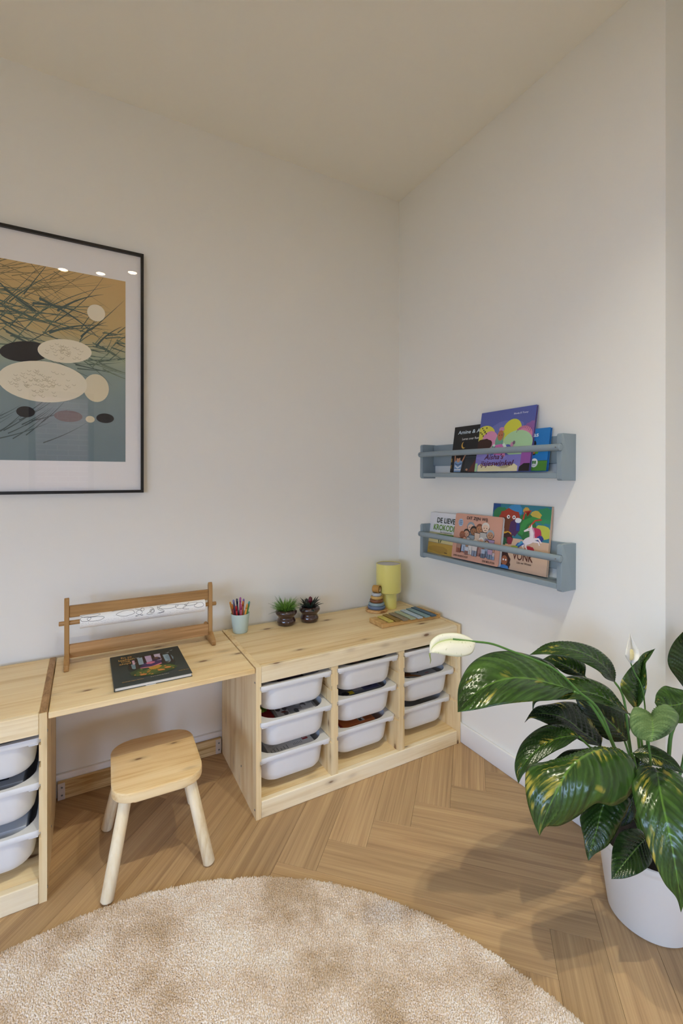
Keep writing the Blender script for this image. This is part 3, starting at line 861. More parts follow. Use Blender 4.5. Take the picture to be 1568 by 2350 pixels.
def ink_lines():
    """strokes in (x along the roll, s arc length; s=0 front, positive up)"""
    rr = random.Random(21); out = []
    def wob(cx, cs, a, b, t0=0, t1=360, n=26, k=0.12):
        ph = rr.uniform(0, 6)
        return [(cx+a*(1+k*math.sin(3*t+ph))*math.cos(t), cs+b*(1+k*math.cos(2*t+ph))*math.sin(t)) for t in [R(t0+(t1-t0)*i/n) for i in range(n+1)]]
    x = RX0+0.004
    while x < RX1-0.004:                                             # grass along the lower part
        l = rr.uniform(0.008, 0.015); s0 = rr.uniform(-0.024, -0.018)
        out.append([(x, s0), (x+rr.uniform(-0.002, 0.002), s0+l)]); x += rr.uniform(0.0024, 0.0048)
    for cx, cs, a, b in ((-0.16, 0.000, 0.026, 0.008), (-0.19, 0.003, 0.016, 0.009), (-0.06, 0.006, 0.030, 0.010), (0.085, 0.010, 0.034, 0.008), (0.13, 0.004, 0.02, 0.009), (0.17, 0.008, 0.024, 0.006), (0.20, 0.0, 0.018, 0.009), (-0.175, 0.014, 0.03, 0.006)):
        out.append(wob(cx, cs, a, b))
    for cx, cs, r_ in ((0.028, 0.001, 0.008), (0.028, 0.001, 0.005), (-0.005, 0.012, 0.006)): out.append(wob(cx, cs, r_, r_, k=0.03))
    for k in range(6):                                               # tails, trunks and legs
        x0 = rr.uniform(-0.12, 0.16); out.append([(x0+0.012*math.sin(t*1.3+k), 0.014-0.03*t/6+0.004*math.cos(t)) for t in [i*0.5 for i in range(12)]])
    for x0 in (-0.10, -0.095, -0.03, -0.022, 0.05, 0.058, 0.105, 0.112, 0.15, 0.155):
        out.append([(x0, 0.002), (x0+0.003, -0.010)])
    return out
bm = B()
for ln in ink_lines():
    bnd = []
    for i, (x, s) in enumerate(ln):
        a = ln[max(i-1, 0)]; b = ln[min(i+1, len(ln)-1)]
        dx, ds = b[0]-a[0], b[1]-a[1]; l = math.hypot(dx, ds) or 1
        bnd.append(((x-ds/l*0.00055, s+dx/l*0.00055), (x+ds/l*0.00055, s-dx/l*0.00055)))
    q = []
    for pa, pb in bnd:
        vs = []
        for (x, s) in (pa, pb):
            x = min(max(x, RX0+0.0005), RX1-0.0005); t = s/RRAD + 0.35
            vs.append(bm.verts.new((x, -(RRAD+0.00012)*math.cos(t), (RRAD+0.00012)*math.sin(t))))
        q.append(vs)
    for u, v_ in zip(q, q[1:]): bm.faces.new((u[0], v_[0], v_[1], u[1]))
obj('line_drawing', bm, ink, roll, kind='stuff')

# ------------------------------------------------------------------ books
def book(name, label, loc, rot, w, h, th, cover, spine=None, board=0.0016, pages='#e6e2da', rounded=False, group=None, page_inset=0.003):
    """local: x to the right, z up, front cover facing -y at y=-th; spine on the left"""
    t = thing(name, label, 'book', loc, rot, group)
    cm = plain('cover_'+cover.strip('#'), cover, 0.42)
    if rounded:                                                      # board book: thick card leaves with rounded corners
        n = 7
        for k in range(n):
            bm = B(); pts = rrect(0, w, 0, h, 0.010, 5)
            pts = [(x if x > 0.02 else x, z) for x, z in pts]
            y1 = -th+th*k/n; y2 = -th+th*(k+1)/n-0.0012
            add_prism(bm, pts, y1, y2, 'y')
            o_ = obj('cover' if k == 0 else 'card_leaf', bm, cm if k == 0 else plain('card_leaf', '#d9dadd', 0.6), t)
            if k: o_.location = (0.004*k/n, 0, 0)
        bx('spine', 0.0, 0.003, -th+0.0002, -0.0014, 0.001, h-0.001, cm, t, 0.0005)
        return t
    bm = B()
    add_box(bm, 0.0, w, -th, -th+board, 0, h, 0.0006)
    add_box(bm, 0.0, w, -board, 0, 0, h, 0.0006)
    add_box(bm, -0.0012, 0.0012, -th+0.0004, -0.0004, 0, h, 0.0005)
    obj('cover', bm, cm, t)
    bm = B(); add_box(bm, 0.0013, w-page_inset, -th+board+0.0001, -board-0.0001, page_inset*0.8, h-page_inset*0.8)
    obj('pages', bm, plain('pages_'+pages.strip('#'), pages, 0.85), t)
    return t
def art(t, w, h, th, shapes, name='cover_print'):
    """shapes in cover fractions (0..1 from lower left)"""
    return print_on(name, [(c, [(u*w, v_*h) for u, v_ in p]) for c, p in shapes], t, -th-0.00015, clip=(0.0005, w-0.0005, 0.0005, h-0.0005))
def tx(t, name, s, col, u, v_, wd, ht, w, h, th, **k):
    return text(name, s, plain('print_'+col.strip('#'), col, 0.5), t, u*w, v_*h, wd*w, ht*h, -th-0.0022, **k)

# dark green picture book lying on the desk
bw, bh, bt_ = 0.231, 0.276, 0.0115
db = book('picture_book', 'dark green picture book with forest cover lying flat on the desk', (-1.3935, -0.4315, ZD), (R(-90), 0, 0), bw, bh, bt_, '#22302f')
fs = [('#1d2b25', ell(0.53, 0.50, 0.33, 0.32, 40))]
fs += [('#8fa3b4', rec(0.36, 0.56, 0.44, 0.80)), ('#b9a3c4', rec(0.46, 0.58, 0.56, 0.82)), ('#c7b7cf', rec(0.60, 0.60, 0.70, 0.83)), ('#93a9b8', rec(0.72, 0.52, 0.80, 0.76)), ('#6f8a96', blob(0.28, 0.54, 0.05, 0.08, 3)), ('#7d93a4', blob(0.80, 0.62, 0.05, 0.12, 2)), ('#c9a3b8', rec(0.28, 0.60, 0.33, 0.74))]
for u, v0, v1, wd in ((0.335, 0.42, 0.78, 0.028), (0.45, 0.45, 0.84, 0.026), (0.58, 0.48, 0.86, 0.03), (0.705, 0.45, 0.82, 0.024), (0.24, 0.45, 0.70, 0.02), (0.82, 0.45, 0.75, 0.018)):
    fs.append(('#2b1c18', [(u-wd, v0), (u+wd, v0), (u+wd*0.6, v1), (u-wd*0.7, v1)]))
fs += [('#34481f', blob(0.53, 0.31, 0.32, 0.15, 9, 30, 0.08)), ('#4c5f22', blob(0.45, 0.28, 0.2, 0.08, 11, 24, 0.2)), ('#5a6a26', blob(0.68, 0.33, 0.14, 0.07, 12, 24, 0.2))]
fs += [('#43295f', [(0.36, 0.47), (0.44, 0.58), (0.58, 0.62), (0.68, 0.57), (0.66, 0.50), (0.52, 0.45)]), ('#d0728f', blob(0.52, 0.56, 0.06, 0.035, 5, 12)), ('#d0728f', [(0.36, 0.45), (0.52, 0.44), (0.66, 0.50), (0.67, 0.47), (0.52, 0.41), (0.37, 0.43)]), ('#c09031', [(0.47, 0.42), (0.62, 0.45), (0.66, 0.40), (0.60, 0.34), (0.49, 0.33)]), ('#3c2742', blob(0.62, 0.66, 0.06, 0.06, 6)), ('#6b4a34', blob(0.62, 0.69, 0.03, 0.03, 7))]
rr = random.Random(8)
for k in range(26):
    a = rr.uniform(0, 6.28); q = rr.uniform(0.2, 1); u = 0.53+0.31*q*math.cos(a); v0 = 0.29+0.12*q*math.sin(a)
    fs.append((rr.choice(['#c06a2c', '#b0862c', '#7f8a30', '#c98a4a']), blob(u, v0, 0.016, 0.012, k, 7, 0.4)))
for u, v0 in ((0.38, 0.22), (0.62, 0.26), (0.72, 0.30)): fs.append(('#c9803c', [(u-0.05, v0+0.02), (u, v0+0.035), (u+0.05, v0+0.01), (u+0.03, v0-0.02), (u-0.03, v0-0.015)]))
for u, v0 in ((0.36, 0.80), (0.30, 0.63), (0.66, 0.74), (0.86, 0.86), (0.76, 0.47), (0.80, 0.80)): fs.append(('#d9dde0', [(u-0.03, v0+0.012), (u, v0), (u+0.035, v0+0.015), (u+0.005, v0-0.012)]))
art(db, bw, bh, bt_, fs)
GC = '#b9904f'
for s_, u, v0, wd, ht in (('En ze', 0.14, 0.845, 0.15, 0.065), ('leefden', 0.10, 0.765, 0.22, 0.065), ('nog', 0.135, 0.70, 0.12, 0.05), ('altijd', 0.10, 0.62, 0.16, 0.07)):
    tx(db, 'title_text', s_, GC, u, v0, wd, ht, bw, bh, bt_)
tx(db, 'publisher_text', 'DAVIDSFONDS', '#cfc8ba', 0.46, 0.10, 0.24, 0.018, bw, bh, bt_, spread=1.6)
tx(db, 'author_text', 'Elisabeth Leyre Simons', GC, 0.10, 0.085, 0.27, 0.026, bw, bh, bt_)
tx(db, 'author_text', 'Koen Brusse', GC, 0.84, 0.115, 0.14, 0.022, bw, bh, bt_)
bx('label_strip', 0.088, 0.118, -0.0014, -0.00005, -0.0012, 0.0006, plain('label_white', '#e6e6e6', 0.6), db, 0.0)

def shelf_book(name, label, yl, zb, xb, k, w, h, th, cover, **kw):
    return book(name, label, (xb, yl, zb), (-math.atan(k), 0, R(-90)), w, h, th, cover, **kw)
# upper shelf ---------------------------------------------------------------
ZU, ZL = 1.2022, 0.8252
w1, h1 = 0.215, 0.204
u1 = shelf_book('picture_book', 'black picture book with moon and raised arms, left on the upper shelf', -0.448, ZU, -0.0415, 0.155, w1, h1, 0.010, '#17181c')
sh = [('#1d1e24', rec(0.03, 0.03, 0.07, 0.97)), ('#c9a24a', ell(0.31, 0.58, 0.062, 0.075)), ('#17181c', ell(0.335, 0.595, 0.056, 0.068)),
      ('#8a6a2a', rec(0.0, 0.08, 0.035, 0.16)), ('#a8842f', rec(0.0, 0.22, 0.03, 0.30)),
      ('#c08a6a', [(0.10, 0.20), (0.14, 0.19), (0.115, 0.40), (0.085, 0.40)]), ('#c08a6a', [(0.28, 0.19), (0.32, 0.20), (0.43, 0.40), (0.40, 0.42)]),
      ('#7f9fc4', [(0.11, 0.0), (0.30, 0.0), (0.33, 0.22), (0.26, 0.26), (0.16, 0.26), (0.10, 0.22)]), ('#dfe3ea', band([(0.13, 0.14), (0.21, 0.09), (0.30, 0.14)], 0.014)), ('#4a5f86', band([(0.12, 0.19), (0.21, 0.15), (0.31, 0.19)], 0.012)), ('#dfe3ea', band([(0.12, 0.05), (0.30, 0.05)], 0.012)),
      ('#c99676', ell(0.21, 0.28, 0.055, 0.07)), ('#221712', blob(0.21, 0.34, 0.065, 0.045, 4)),
      ('#2e3338', rec(0.40, 0.02, 0.80, 0.32)), ('#3c444a', rec(0.38, 0.31, 0.85, 0.335)), ('#5a2f2a', [(0.50, 0.0), (0.80, 0.0), (0.80, 0.28), (0.68, 0.26), (0.58, 0.12)]), ('#c08a6a', blob(0.47, 0.05, 0.03, 0.025, 3)), ('#c08a6a', blob(0.80, 0.26, 0.05, 0.05, 7))]
art(u1, w1, h1, 0.010, sh)
tx(u1, 'title_text', 'Amine & Aya', '#cfe0ea', 0.12, 0.80, 0.72, 0.105, w1, h1, 0.010, shear=0.12)
tx(u1, 'subtitle_text', 'Leren over Ramadan', '#d8d8d6', 0.26, 0.69, 0.60, 0.05, w1, h1, 0.010)
w3, h3 = 0.165, 0.158
u3 = shelf_book('picture_book', 'blue and green picture book with round white badge, right on the upper shelf', -0.936+w3, ZU, -0.0405, 0.16, w3, h3, 0.011, '#1f78c0', pages='#2a6aa8')
sh = [('#4c8a2e', rec(0.0, 0.0, 1.0, 0.235)), ('#2c5a1e', rec(0.0, 0.228, 1.0, 0.242)), ('#1b1a20', blob(0.62, 0.62, 0.07, 0.10, 3)), ('#1b1a24', blob(0.60, 0.42, 0.09, 0.06, 4)), ('#4f9a3a', blob(0.71, 0.44, 0.045, 0.045, 5)), ('#b8763a', blob(0.645, 0.43, 0.03, 0.03, 6)),
      ('#e9ece9', ell(0.675, 0.19, 0.095, 0.105)), ('#3f7f3a', band([(0.635, 0.16), (0.635, 0.235), (0.662, 0.235), (0.662, 0.165)], 0.009)), ('#3f7f3a', band([(0.688, 0.165), (0.688, 0.235), (0.715, 0.235), (0.715, 0.16)], 0.009)), ('#9aa69a', rec(0.64, 0.125, 0.71, 0.135))]
art(u3, w3, h3, 0.011, sh)
tx(u3, 'title_text', 'Nicolas', '#e8eef4', 0.20, 0.80, 0.53, 0.11, w3, h3, 0.011)
w2, h2 = 0.268, 0.250
u2 = shelf_book('picture_book', 'large violet picture book with ice cream scoops, middle of the upper shelf', -0.606, ZU, -0.0535, 0.178, w2, h2, 0.009, '#5a64a8', pages='#6a2a3a')
sh = [('#5560a6', rec(0, 0.4, 1, 1)), ('#6a72b4', blob(0.55, 0.70, 0.3, 0.12, 3)), ('#8a5a9a', blob(0.97, 0.60, 0.14, 0.18, 4)),
      ('#d6d04a', ell(0.12, 0.60, 0.20, 0.17)), ('#d98fb4', ell(0.23, 0.53, 0.15, 0.14)), ('#cfcf45', ell(0.62, 0.63, 0.17, 0.20, rot=-0.3)), ('#d688a8', ell(0.83, 0.56, 0.15, 0.14)), ('#a9cfa0', ell(0.74, 0.44, 0.26, 0.20))]
for k in range(9): sh.append(('#151515', ell(0.03+0.028*(k % 5)+(0.03 if k > 4 else 0), 0.66+0.035*((k*2) % 3)-(0.06 if k > 4 else 0), 0.011, 0.014, 10)))
for k in range(9): sh.append(('#7a3a5a', band([(0.71+0.028*k, 0.60+0.06*math.sin(k*0.4)), (0.73+0.028*k, 0.66+0.04*math.sin(k*0.4))], 0.003)))
sh += [('#3a1f18', blob(0.12, 0.45, 0.16, 0.10, 5, 20, 0.1)), ('#54281c', [(0.0, 0.36), (0.20, 0.40), (0.16, 0.30), (0.02, 0.33)]),
       ('#8c84c8', blob(0.12, 0.30, 0.16, 0.07, 6)), ('#5a62b0', blob(0.56, 0.36, 0.12, 0.07, 7)),
       ('#6fa890', [(0.35, 0.40), (0.47, 0.40), (0.50, 0.60), (0.45, 0.66), (0.38, 0.62), (0.34, 0.50)]), ('#c88aa8', ell(0.44, 0.68, 0.05, 0.035)), ('#b8714a', ell(0.43, 0.58, 0.055, 0.085)), ('#221712', ell(0.41, 0.585, 0.007, 0.009)), ('#221712', ell(0.455, 0.585, 0.007, 0.009)),
       ('#d070b0', [(0.33, 0.22), (0.56, 0.24), (0.53, 0.40), (0.47, 0.44), (0.36, 0.43)]), ('#d9ece0', band([(0.34, 0.44), (0.28, 0.36), (0.24, 0.31)], 0.022)), ('#6fa890', band([(0.32, 0.41), (0.30, 0.385)], 0.022)), ('#b8714a', blob(0.225, 0.295, 0.02, 0.015, 8)), ('#d9ece0', band([(0.50, 0.44), (0.55, 0.38)], 0.022)), ('#c88aa8', blob(0.66, 0.42, 0.03, 0.04, 9)), ('#7a6a7a', blob(0.69, 0.445, 0.022, 0.03, 10)),
       ('#8680c8', rec(0.0, 0.0, 1.0, 0.26)), ('#918ace', blob(0.3, 0.22, 0.28, 0.05, 11)), ('#a05aa8', rec(0.84, 0.04, 1.0, 0.30)),
       ('#e6dcae', [(0.06, 0.0), (0.06, 0.10), (0.12, 0.13), (0.20, 0.09), (0.34, 0.11), (0.46, 0.08), (0.52, 0.04), (0.62, 0.06), (0.74, 0.12), (0.80, 0.08), (0.80, 0.0)]), ('#a9d09a', rec(0.0, 0.0, 0.05, 0.14)), ('#1f1216', [(0.82, 0.0), (0.83, 0.07), (0.90, 0.12), (1.0, 0.12), (1.0, 0.0)]), ('#cf8aa0', blob(0.53, 0.25, 0.03, 0.02, 12))]
art(u2, w2, h2, 0.009, sh)
tx(u2, 'author_text', 'Rhoda El Touny', '#dfe3ee', 0.63, 0.885, 0.25, 0.035, w2, h2, 0.009, shear=0.15)
tx(u2, 'title_text', "Aisha's", '#561034', 0.17, 0.195, 0.37, 0.085, w2, h2, 0.009, shear=0.25)
tx(u2, 'title_text', 'ijsjeswinkel', '#561034', 0.11, 0.062, 0.62, 0.115, w2, h2, 0.009, shear=0.25)
# lower shelf ---------------------------------------------------------------
wl1 = hl1 = 0.192
l1 = shelf_book('picture_book', 'white picture book with green lettering, left on the lower shelf', -0.288, ZL-0.001, -0.0405, 0.145, wl1, hl1, 0.010, '#dcdde2')
sh = [('#c9c9a8', rec(0, 0.42, 1, 0.52)), ('#cfc08a', rec(0, 0.0, 1, 0.44)), ('#b8943f', rec(0, 0.0, 1, 0.27)), ('#a88436', blob(0.4, 0.12, 0.35, 0.08, 3)), ('#9a8a6a', rec(0.0, 0.262, 1.0, 0.275)),
      ('#3f7a24', [(0.05, 0.42), (0.18, 0.47), (0.40, 0.49), (1.0, 0.50), (1.0, 0.38), (0.6, 0.37), (0.3, 0.38)]), ('#6a9a34', band([(0.15, 0.42), (0.5, 0.385), (0.9, 0.40)], 0.02)), ('#c9d68a', band([(0.3, 0.37), (0.6, 0.355), (0.9, 0.37)], 0.02)),
      ('#2a4a1c', [(0.36, 0.38), (0.40, 0.38), (0.41, 0.27), (0.39, 0.27)]), ('#2a4a1c', [(0.46, 0.38), (0.50, 0.38), (0.46, 0.28), (0.44, 0.28)]), ('#5a3a1c', rec(0.62, 0.05, 0.72, 0.07))]
art(l1, wl1, hl1, 0.010, sh)
tx(l1, 'title_text', 'DE LIEVE', '#1f2f26', 0.27, 0.755, 0.62, 0.125, wl1, hl1, 0.010)
tx(l1, 'title_text', 'KROKODIL', '#5f8f1e', 0.17, 0.575, 0.80, 0.14, wl1, hl1, 0.010)
tx(l1, 'subtitle_text', 'Een Kiezverhaal', '#8a8a84', 0.42, 0.515, 0.40, 0.045, wl1, hl1, 0.010)
wl3, hl3 = 0.268, 0.252
l3 = shelf_book('picture_book', 'colourful picture book with white horse, right on the lower shelf', -0.664, ZL-0.0005, -0.0365, 0.135, wl3, hl3, 0.010, '#c9ab92', pages='#cfc0b0')
sh = [('#d0b096', rec(0, 0, 1, 0.5)), ('#2f7a8c', rec(0, 0.48, 1, 1)), ('#1f4a86', rec(0.0, 0.86, 0.14, 1)), ('#2f7a4a', blob(0.16, 0.84, 0.14, 0.11, 3)), ('#3a8ac0', blob(0.42, 0.92, 0.12, 0.09, 4)), ('#2f8a5c', blob(0.9, 0.86, 0.14, 0.12, 5)), ('#c9b04a', blob(0.76, 0.86, 0.09, 0.06, 6)), ('#c8a24a', blob(0.60, 0.92, 0.05, 0.05, 7)),
      ('#b9c04a', blob(0.88, 0.62, 0.16, 0.10, 8)), ('#2d6f3a', blob(0.62, 0.68, 0.17, 0.20, 9)), ('#358a42', band([(0.52, 0.56), (0.60, 0.74), (0.72, 0.80), (0.84, 0.78)], 0.05, 0.03)), ('#b8402c', band([(0.56, 0.78), (0.58, 0.90), (0.68, 0.92), (0.62, 0.84)], 0.014)), ('#b8402c', band([(0.66, 0.66), (0.76, 0.78), (0.86, 0.80)], 0.012)),
      ('#a33a26', blob(0.32, 0.80, 0.18, 0.12, 10)), ('#6a3a24', blob(0.28, 0.64, 0.18, 0.16, 11)), ('#4a2a5a', blob(0.42, 0.64, 0.10, 0.12, 12)), ('#e6e6e6', ell(0.30, 0.80, 0.028, 0.03)), ('#1a1a1a', ell(0.305, 0.80, 0.012, 0.014)), ('#e6e6e6', ell(0.40, 0.80, 0.028, 0.03)), ('#1a1a1a', ell(0.40, 0.80, 0.012, 0.014)),
      ('#dfe3ec', blob(0.48, 0.76, 0.055, 0.04, 13)), ('#2b3a8a', rec(0.455, 0.60, 0.51, 0.72)), ('#cf9a2a', blob(0.31, 0.545, 0.07, 0.03, 14)), ('#3a1f1c', blob(0.30, 0.47, 0.10, 0.08, 15)), ('#2a5a3a', blob(0.24, 0.42, 0.08, 0.06, 16)), ('#8a2a3c', blob(0.36, 0.44, 0.05, 0.06, 17)), ('#b8305a', blob(0.78, 0.60, 0.10, 0.08, 18)), ('#b02c3c', blob(0.70, 0.35, 0.08, 0.05, 19)), ('#2a3a8a', blob(0.86, 0.52, 0.05, 0.05, 20)),
      ('#e9dde2', ell(0.685, 0.475, 0.105, 0.052, 26, 0.45)), ('#e9dde2', band([(0.735, 0.50), (0.735, 0.58), (0.70, 0.655)], 0.046, 0.026)), ('#e9dde2', band([(0.715, 0.660), (0.655, 0.635), (0.595, 0.605)], 0.026, 0.011)), ('#e9dde2', [(0.690, 0.665), (0.712, 0.725), (0.728, 0.665)]), ('#c9b06a', [(0.672, 0.660), (0.678, 0.715), (0.690, 0.662)]), ('#e9dde2', band([(0.765, 0.505), (0.835, 0.520), (0.885, 0.465)], 0.019, 0.010)), ('#e9dde2', band([(0.760, 0.475), (0.840, 0.470), (0.862, 0.425)], 0.017, 0.009)), ('#e9dde2', band([(0.615, 0.450), (0.585, 0.395), (0.610, 0.345)], 0.022, 0.010)), ('#e9dde2', band([(0.650, 0.440), (0.640, 0.385), (0.665, 0.340)], 0.020, 0.010)), ('#c28aa8', band([(0.735, 0.665), (0.765, 0.600), (0.765, 0.520)], 0.014, 0.006)), ('#2a2224', ell(0.672, 0.645, 0.006, 0.007, 10)),
      ('#2f5aa0', [(0.45, 0.34), (0.50, 0.42), (0.56, 0.44), (0.62, 0.42), (0.56, 0.38), (0.50, 0.33), (0.47, 0.30)]), ('#4a9ac0', [(0.48, 0.36), (0.56, 0.46), (0.60, 0.44), (0.54, 0.39)]), ('#9ab04a', blob(0.46, 0.355, 0.06, 0.02, 21)),
      ('#3a1a14', blob(0.29, 0.16, 0.10, 0.12, 22)), ('#3a1a14', blob(0.22, 0.08, 0.05, 0.06, 23)), ('#3a1a14', blob(0.36, 0.07, 0.05, 0.06, 24)), ('#9a5a3a', ell(0.30, 0.125, 0.055, 0.075)), ('#f0f0f0', ell(0.28, 0.135, 0.012, 0.015)), ('#f0f0f0', ell(0.325, 0.135, 0.012, 0.015)), ('#3f7fc0', [(0.21, 0.0), (0.23, 0.045), (0.30, 0.06), (0.37, 0.045), (0.39, 0.0)])]
art(l3, wl3, hl3, 0.010, sh)
tx(l3, 'title_text', 'EN', '#5a2a20', 0.12, 0.20, 0.12, 0.11, wl3, hl3, 0.010)
tx(l3, 'title_text', 'VONK', '#5a2a20', 0.44, 0.165, 0.34, 0.12, wl3, hl3, 0.010)
tx(l3, 'author_text', 'Lisa van Winsen', '#4a3a36', 0.52, 0.115, 0.24, 0.03, wl3, hl3, 0.010)
wl2, hl2 = 0.262, 0.196
l2 = shelf_book('board_book', 'pink board book with a crowd of people in the middle of the lower shelf', -0.466, ZL-0.0005, -0.0345, 0.15, wl2, hl2, 0.026, '#cf9c88', rounded=True)
sh = [('#9ab4d4', ell(0.135, 0.80, 0.055, 0.085))]
sh += [('#3a4a6a', rec(0.10, 0.83-0.035*k, 0.17, 0.842-0.035*k)) for k in range(3)]
rr = random.Random(31)
def person_fig(u, v0, hgt, skin, hair, top, legs):
    hw = hgt*0.14
    return [('#2a2422', [(u-hw*1.12, v0-0.004), (u+hw*1.12, v0-0.004), (u+hw*1.2, v0+hgt*0.66), (u-hw*1.2, v0+hgt*0.66)]), (legs, [(u-hw, v0), (u-hw*0.1, v0), (u-hw*0.1, v0+hgt*0.34), (u-hw, v0+hgt*0.34)]), (legs, [(u+hw*0.1, v0), (u+hw, v0), (u+hw, v0+hgt*0.34), (u+hw*0.1, v0+hgt*0.34)]),
            (top, [(u-hw, v0+hgt*0.32), (u+hw, v0+hgt*0.32), (u+hw*1.15, v0+hgt*0.64), (u-hw*1.15, v0+hgt*0.64)]),
            ('#2a2422', ell(u, v0+hgt*0.82, hw*0.98, hgt*0.17, 14)), (hair, ell(u, v0+hgt*0.85, hw*0.92, hgt*0.15, 14)), (skin, ell(u, v0+hgt*0.79, hw*0.78, hgt*0.13, 14)), ('#2a2422', ell(u-hw*0.3, v0+hgt*0.80, hw*0.09, hgt*0.02, 8)), ('#2a2422', ell(u+hw*0.3, v0+hgt*0.80, hw*0.09, hgt*0.02, 8)), ('#2a2422', band([(u-hw*0.25, v0+hgt*0.73), (u+hw*0.25, v0+hgt*0.73)], hgt*0.008))]
SK = ['#d9b09a', '#9a6a4a', '#e0c0aa', '#b88a6a', '#7a4a34']
for u, v0, hg, s_, hr, tp, lg in ((0.37, 0.20, 0.62, '#d9b09a', '#8a9aa8', '#6a7a8c', '#7a8aa0'), (0.44, 0.16, 0.58, '#9a6a4a', '#2a2020', '#8a98a4', '#6a7688'), (0.56, 0.22, 0.58, '#b07a58', '#7a4a34', '#d0b8a8', '#8a7a74'), (0.68, 0.22, 0.62, '#e0c0aa', '#d8d0c8', '#b8b4b0', '#8890a0'), (0.79, 0.12, 0.58, '#b88a6a', '#9aa6b0', '#a890b8', '#6a7aa0'),
                         (0.29, 0.14, 0.52, '#c89a80', '#2a2020', '#c0c4cc', '#8a94a8'), (0.20, 0.14, 0.46, '#9a6048', '#9a5a3c', '#a07868', '#9a5a48'), (0.26, 0.16, 0.34, '#d9b09a', '#8a4a34', '#a8b8cc', '#a8bcd8'), (0.62, 0.12, 0.40, '#d9b09a', '#e0dcd8', '#8a5a54', '#9a6a62'), (0.40, 0.12, 0.30, '#9a6a4a', '#2a2020', '#d8d4d0', '#d8d4d0'), (0.88, 0.10, 0.22, '#c89a80', '#3a2a24', '#c8b8b8', '#9aacc8'), (0.74, 0.14, 0.34, '#e0c0aa', '#6a4a38', '#90a0b8', '#7888a0'), (0.50, 0.10, 0.36, '#d9b09a', '#e8e2dc', '#d8d0cc', '#8a94a8'), (0.33, 0.10, 0.26, '#b88a6a', '#3a2a24', '#c8ccd4', '#9a6a62'), (0.68, 0.10, 0.28, '#9a6a4a', '#2a2020', '#a8b8cc', '#6a7688'), (0.82, 0.10, 0.30, '#d9b09a', '#a87a4a', '#b898b0', '#7a8aa0'), (0.15, 0.12, 0.30, '#c89a80', '#7a4a34', '#b08878', '#9a5a48')):
    sh += person_fig(u, v0+0.02, hg, s_, hr, tp, lg)
for k in range(7): sh.append(('#d0a8a0', band([(0.585+0.012*k, 0.20), (0.60+0.008*k, 0.42)], 0.002)))
art(l2, wl2, hl2, 0.026, sh)
tx(l2, 'title_text', 'DIT ZIJN WIJ', '#2a211f', 0.27, 0.865, 0.44, 0.085, wl2, hl2, 0.026)
tx(l2, 'author_text', 'LAURA VAN BOUCHOUT', '#3a2a26', 0.045, 0.045, 0.33, 0.042, wl2, hl2, 0.026)
tx(l2, 'author_text', 'EVA MOUTON', '#3a2a26', 0.69, 0.035, 0.24, 0.045, wl2, hl2, 0.026)

# ------------------------------------------------------------------ wall shelves
def wall_shelf(label, z0):
    """local: origin at the wall, lower edge of the left panel; y runs along the wall, x towards the room negative"""
    t = thing('wall_shelf', label, 'shelf', (0, -0.274, z0), (R(0.45), 0, 0))
    D, Ht = 0.0795, 0.160
    zd, rd, xd = 0.1125, 0.012, -0.082
    for y0, y1 in ((-0.0175, 0.0), (-0.740, -0.7225)):
        r = 0.009
        pts = [(0, 0), (0, Ht)]
        for a in range(0, 91, 18): pts.append((-D+r-r*math.sin(R(a)), Ht-r+r*math.cos(R(a))))
        hz = rd+0.0009                                               # slot for the round bar
        cx = xd
        a0 = math.asin(0)
        slot = []
        for a in range(75, -76, -15):
            sx, sz = cx+hz*math.cos(R(a)), zd+hz*math.sin(R(a))
            slot.append((sx, sz))
        top = (-D, zd+hz); bot = (-D, zd-hz)
        pts += [top]+[p for p in slot if p[0] > -D]+[bot]
        for a in range(0, 91, 18): pts.append((-D+r-r*math.cos(R(a)), r-r*math.sin(R(a))))
        bm = B(); add_prism(bm, pts, y0, y1, 'y')
        es = [e for e in bm.edges if abs(e.verts[0].co.y-e.verts[1].co.y) < 1e-6]
        bmesh.ops.bevel(bm, geom=es, offset=0.0018, segments=2, profile=0.6, affect='EDGES', clamp_overlap=True)
        obj('side_panel', bm, blue_m, t, smooth_angle=35)
    bx('bottom_board', -D+0.0015, -0.0002, -0.7222, -0.0178, 0.0075, 0.0255, blue_m, t, 0.0015)
    bx('back_rail', -0.0135, -0.0002, -0.7222, -0.0178, 0.0600, 0.1575, blue_m, t, 0.0015)
    bm = B(); cyl(bm, (xd, 0.0005, zd), (xd, -0.7405, zd), rd, 28, 0.002)
    br = obj('round_bar', bm, blue_m, t, smooth_angle=40)
    for y in (-0.012, -0.728):
        screw_at(br, (xd-rd-0.0003, y, zd), (0, R(-90), 0), 0.0028)
    return t
wall_shelf('grey-blue wall shelf with round bar, upper of the two on the wall', 1.1758)
wall_shelf('grey-blue wall shelf with round bar, lower of the two on the wall', 0.8005)

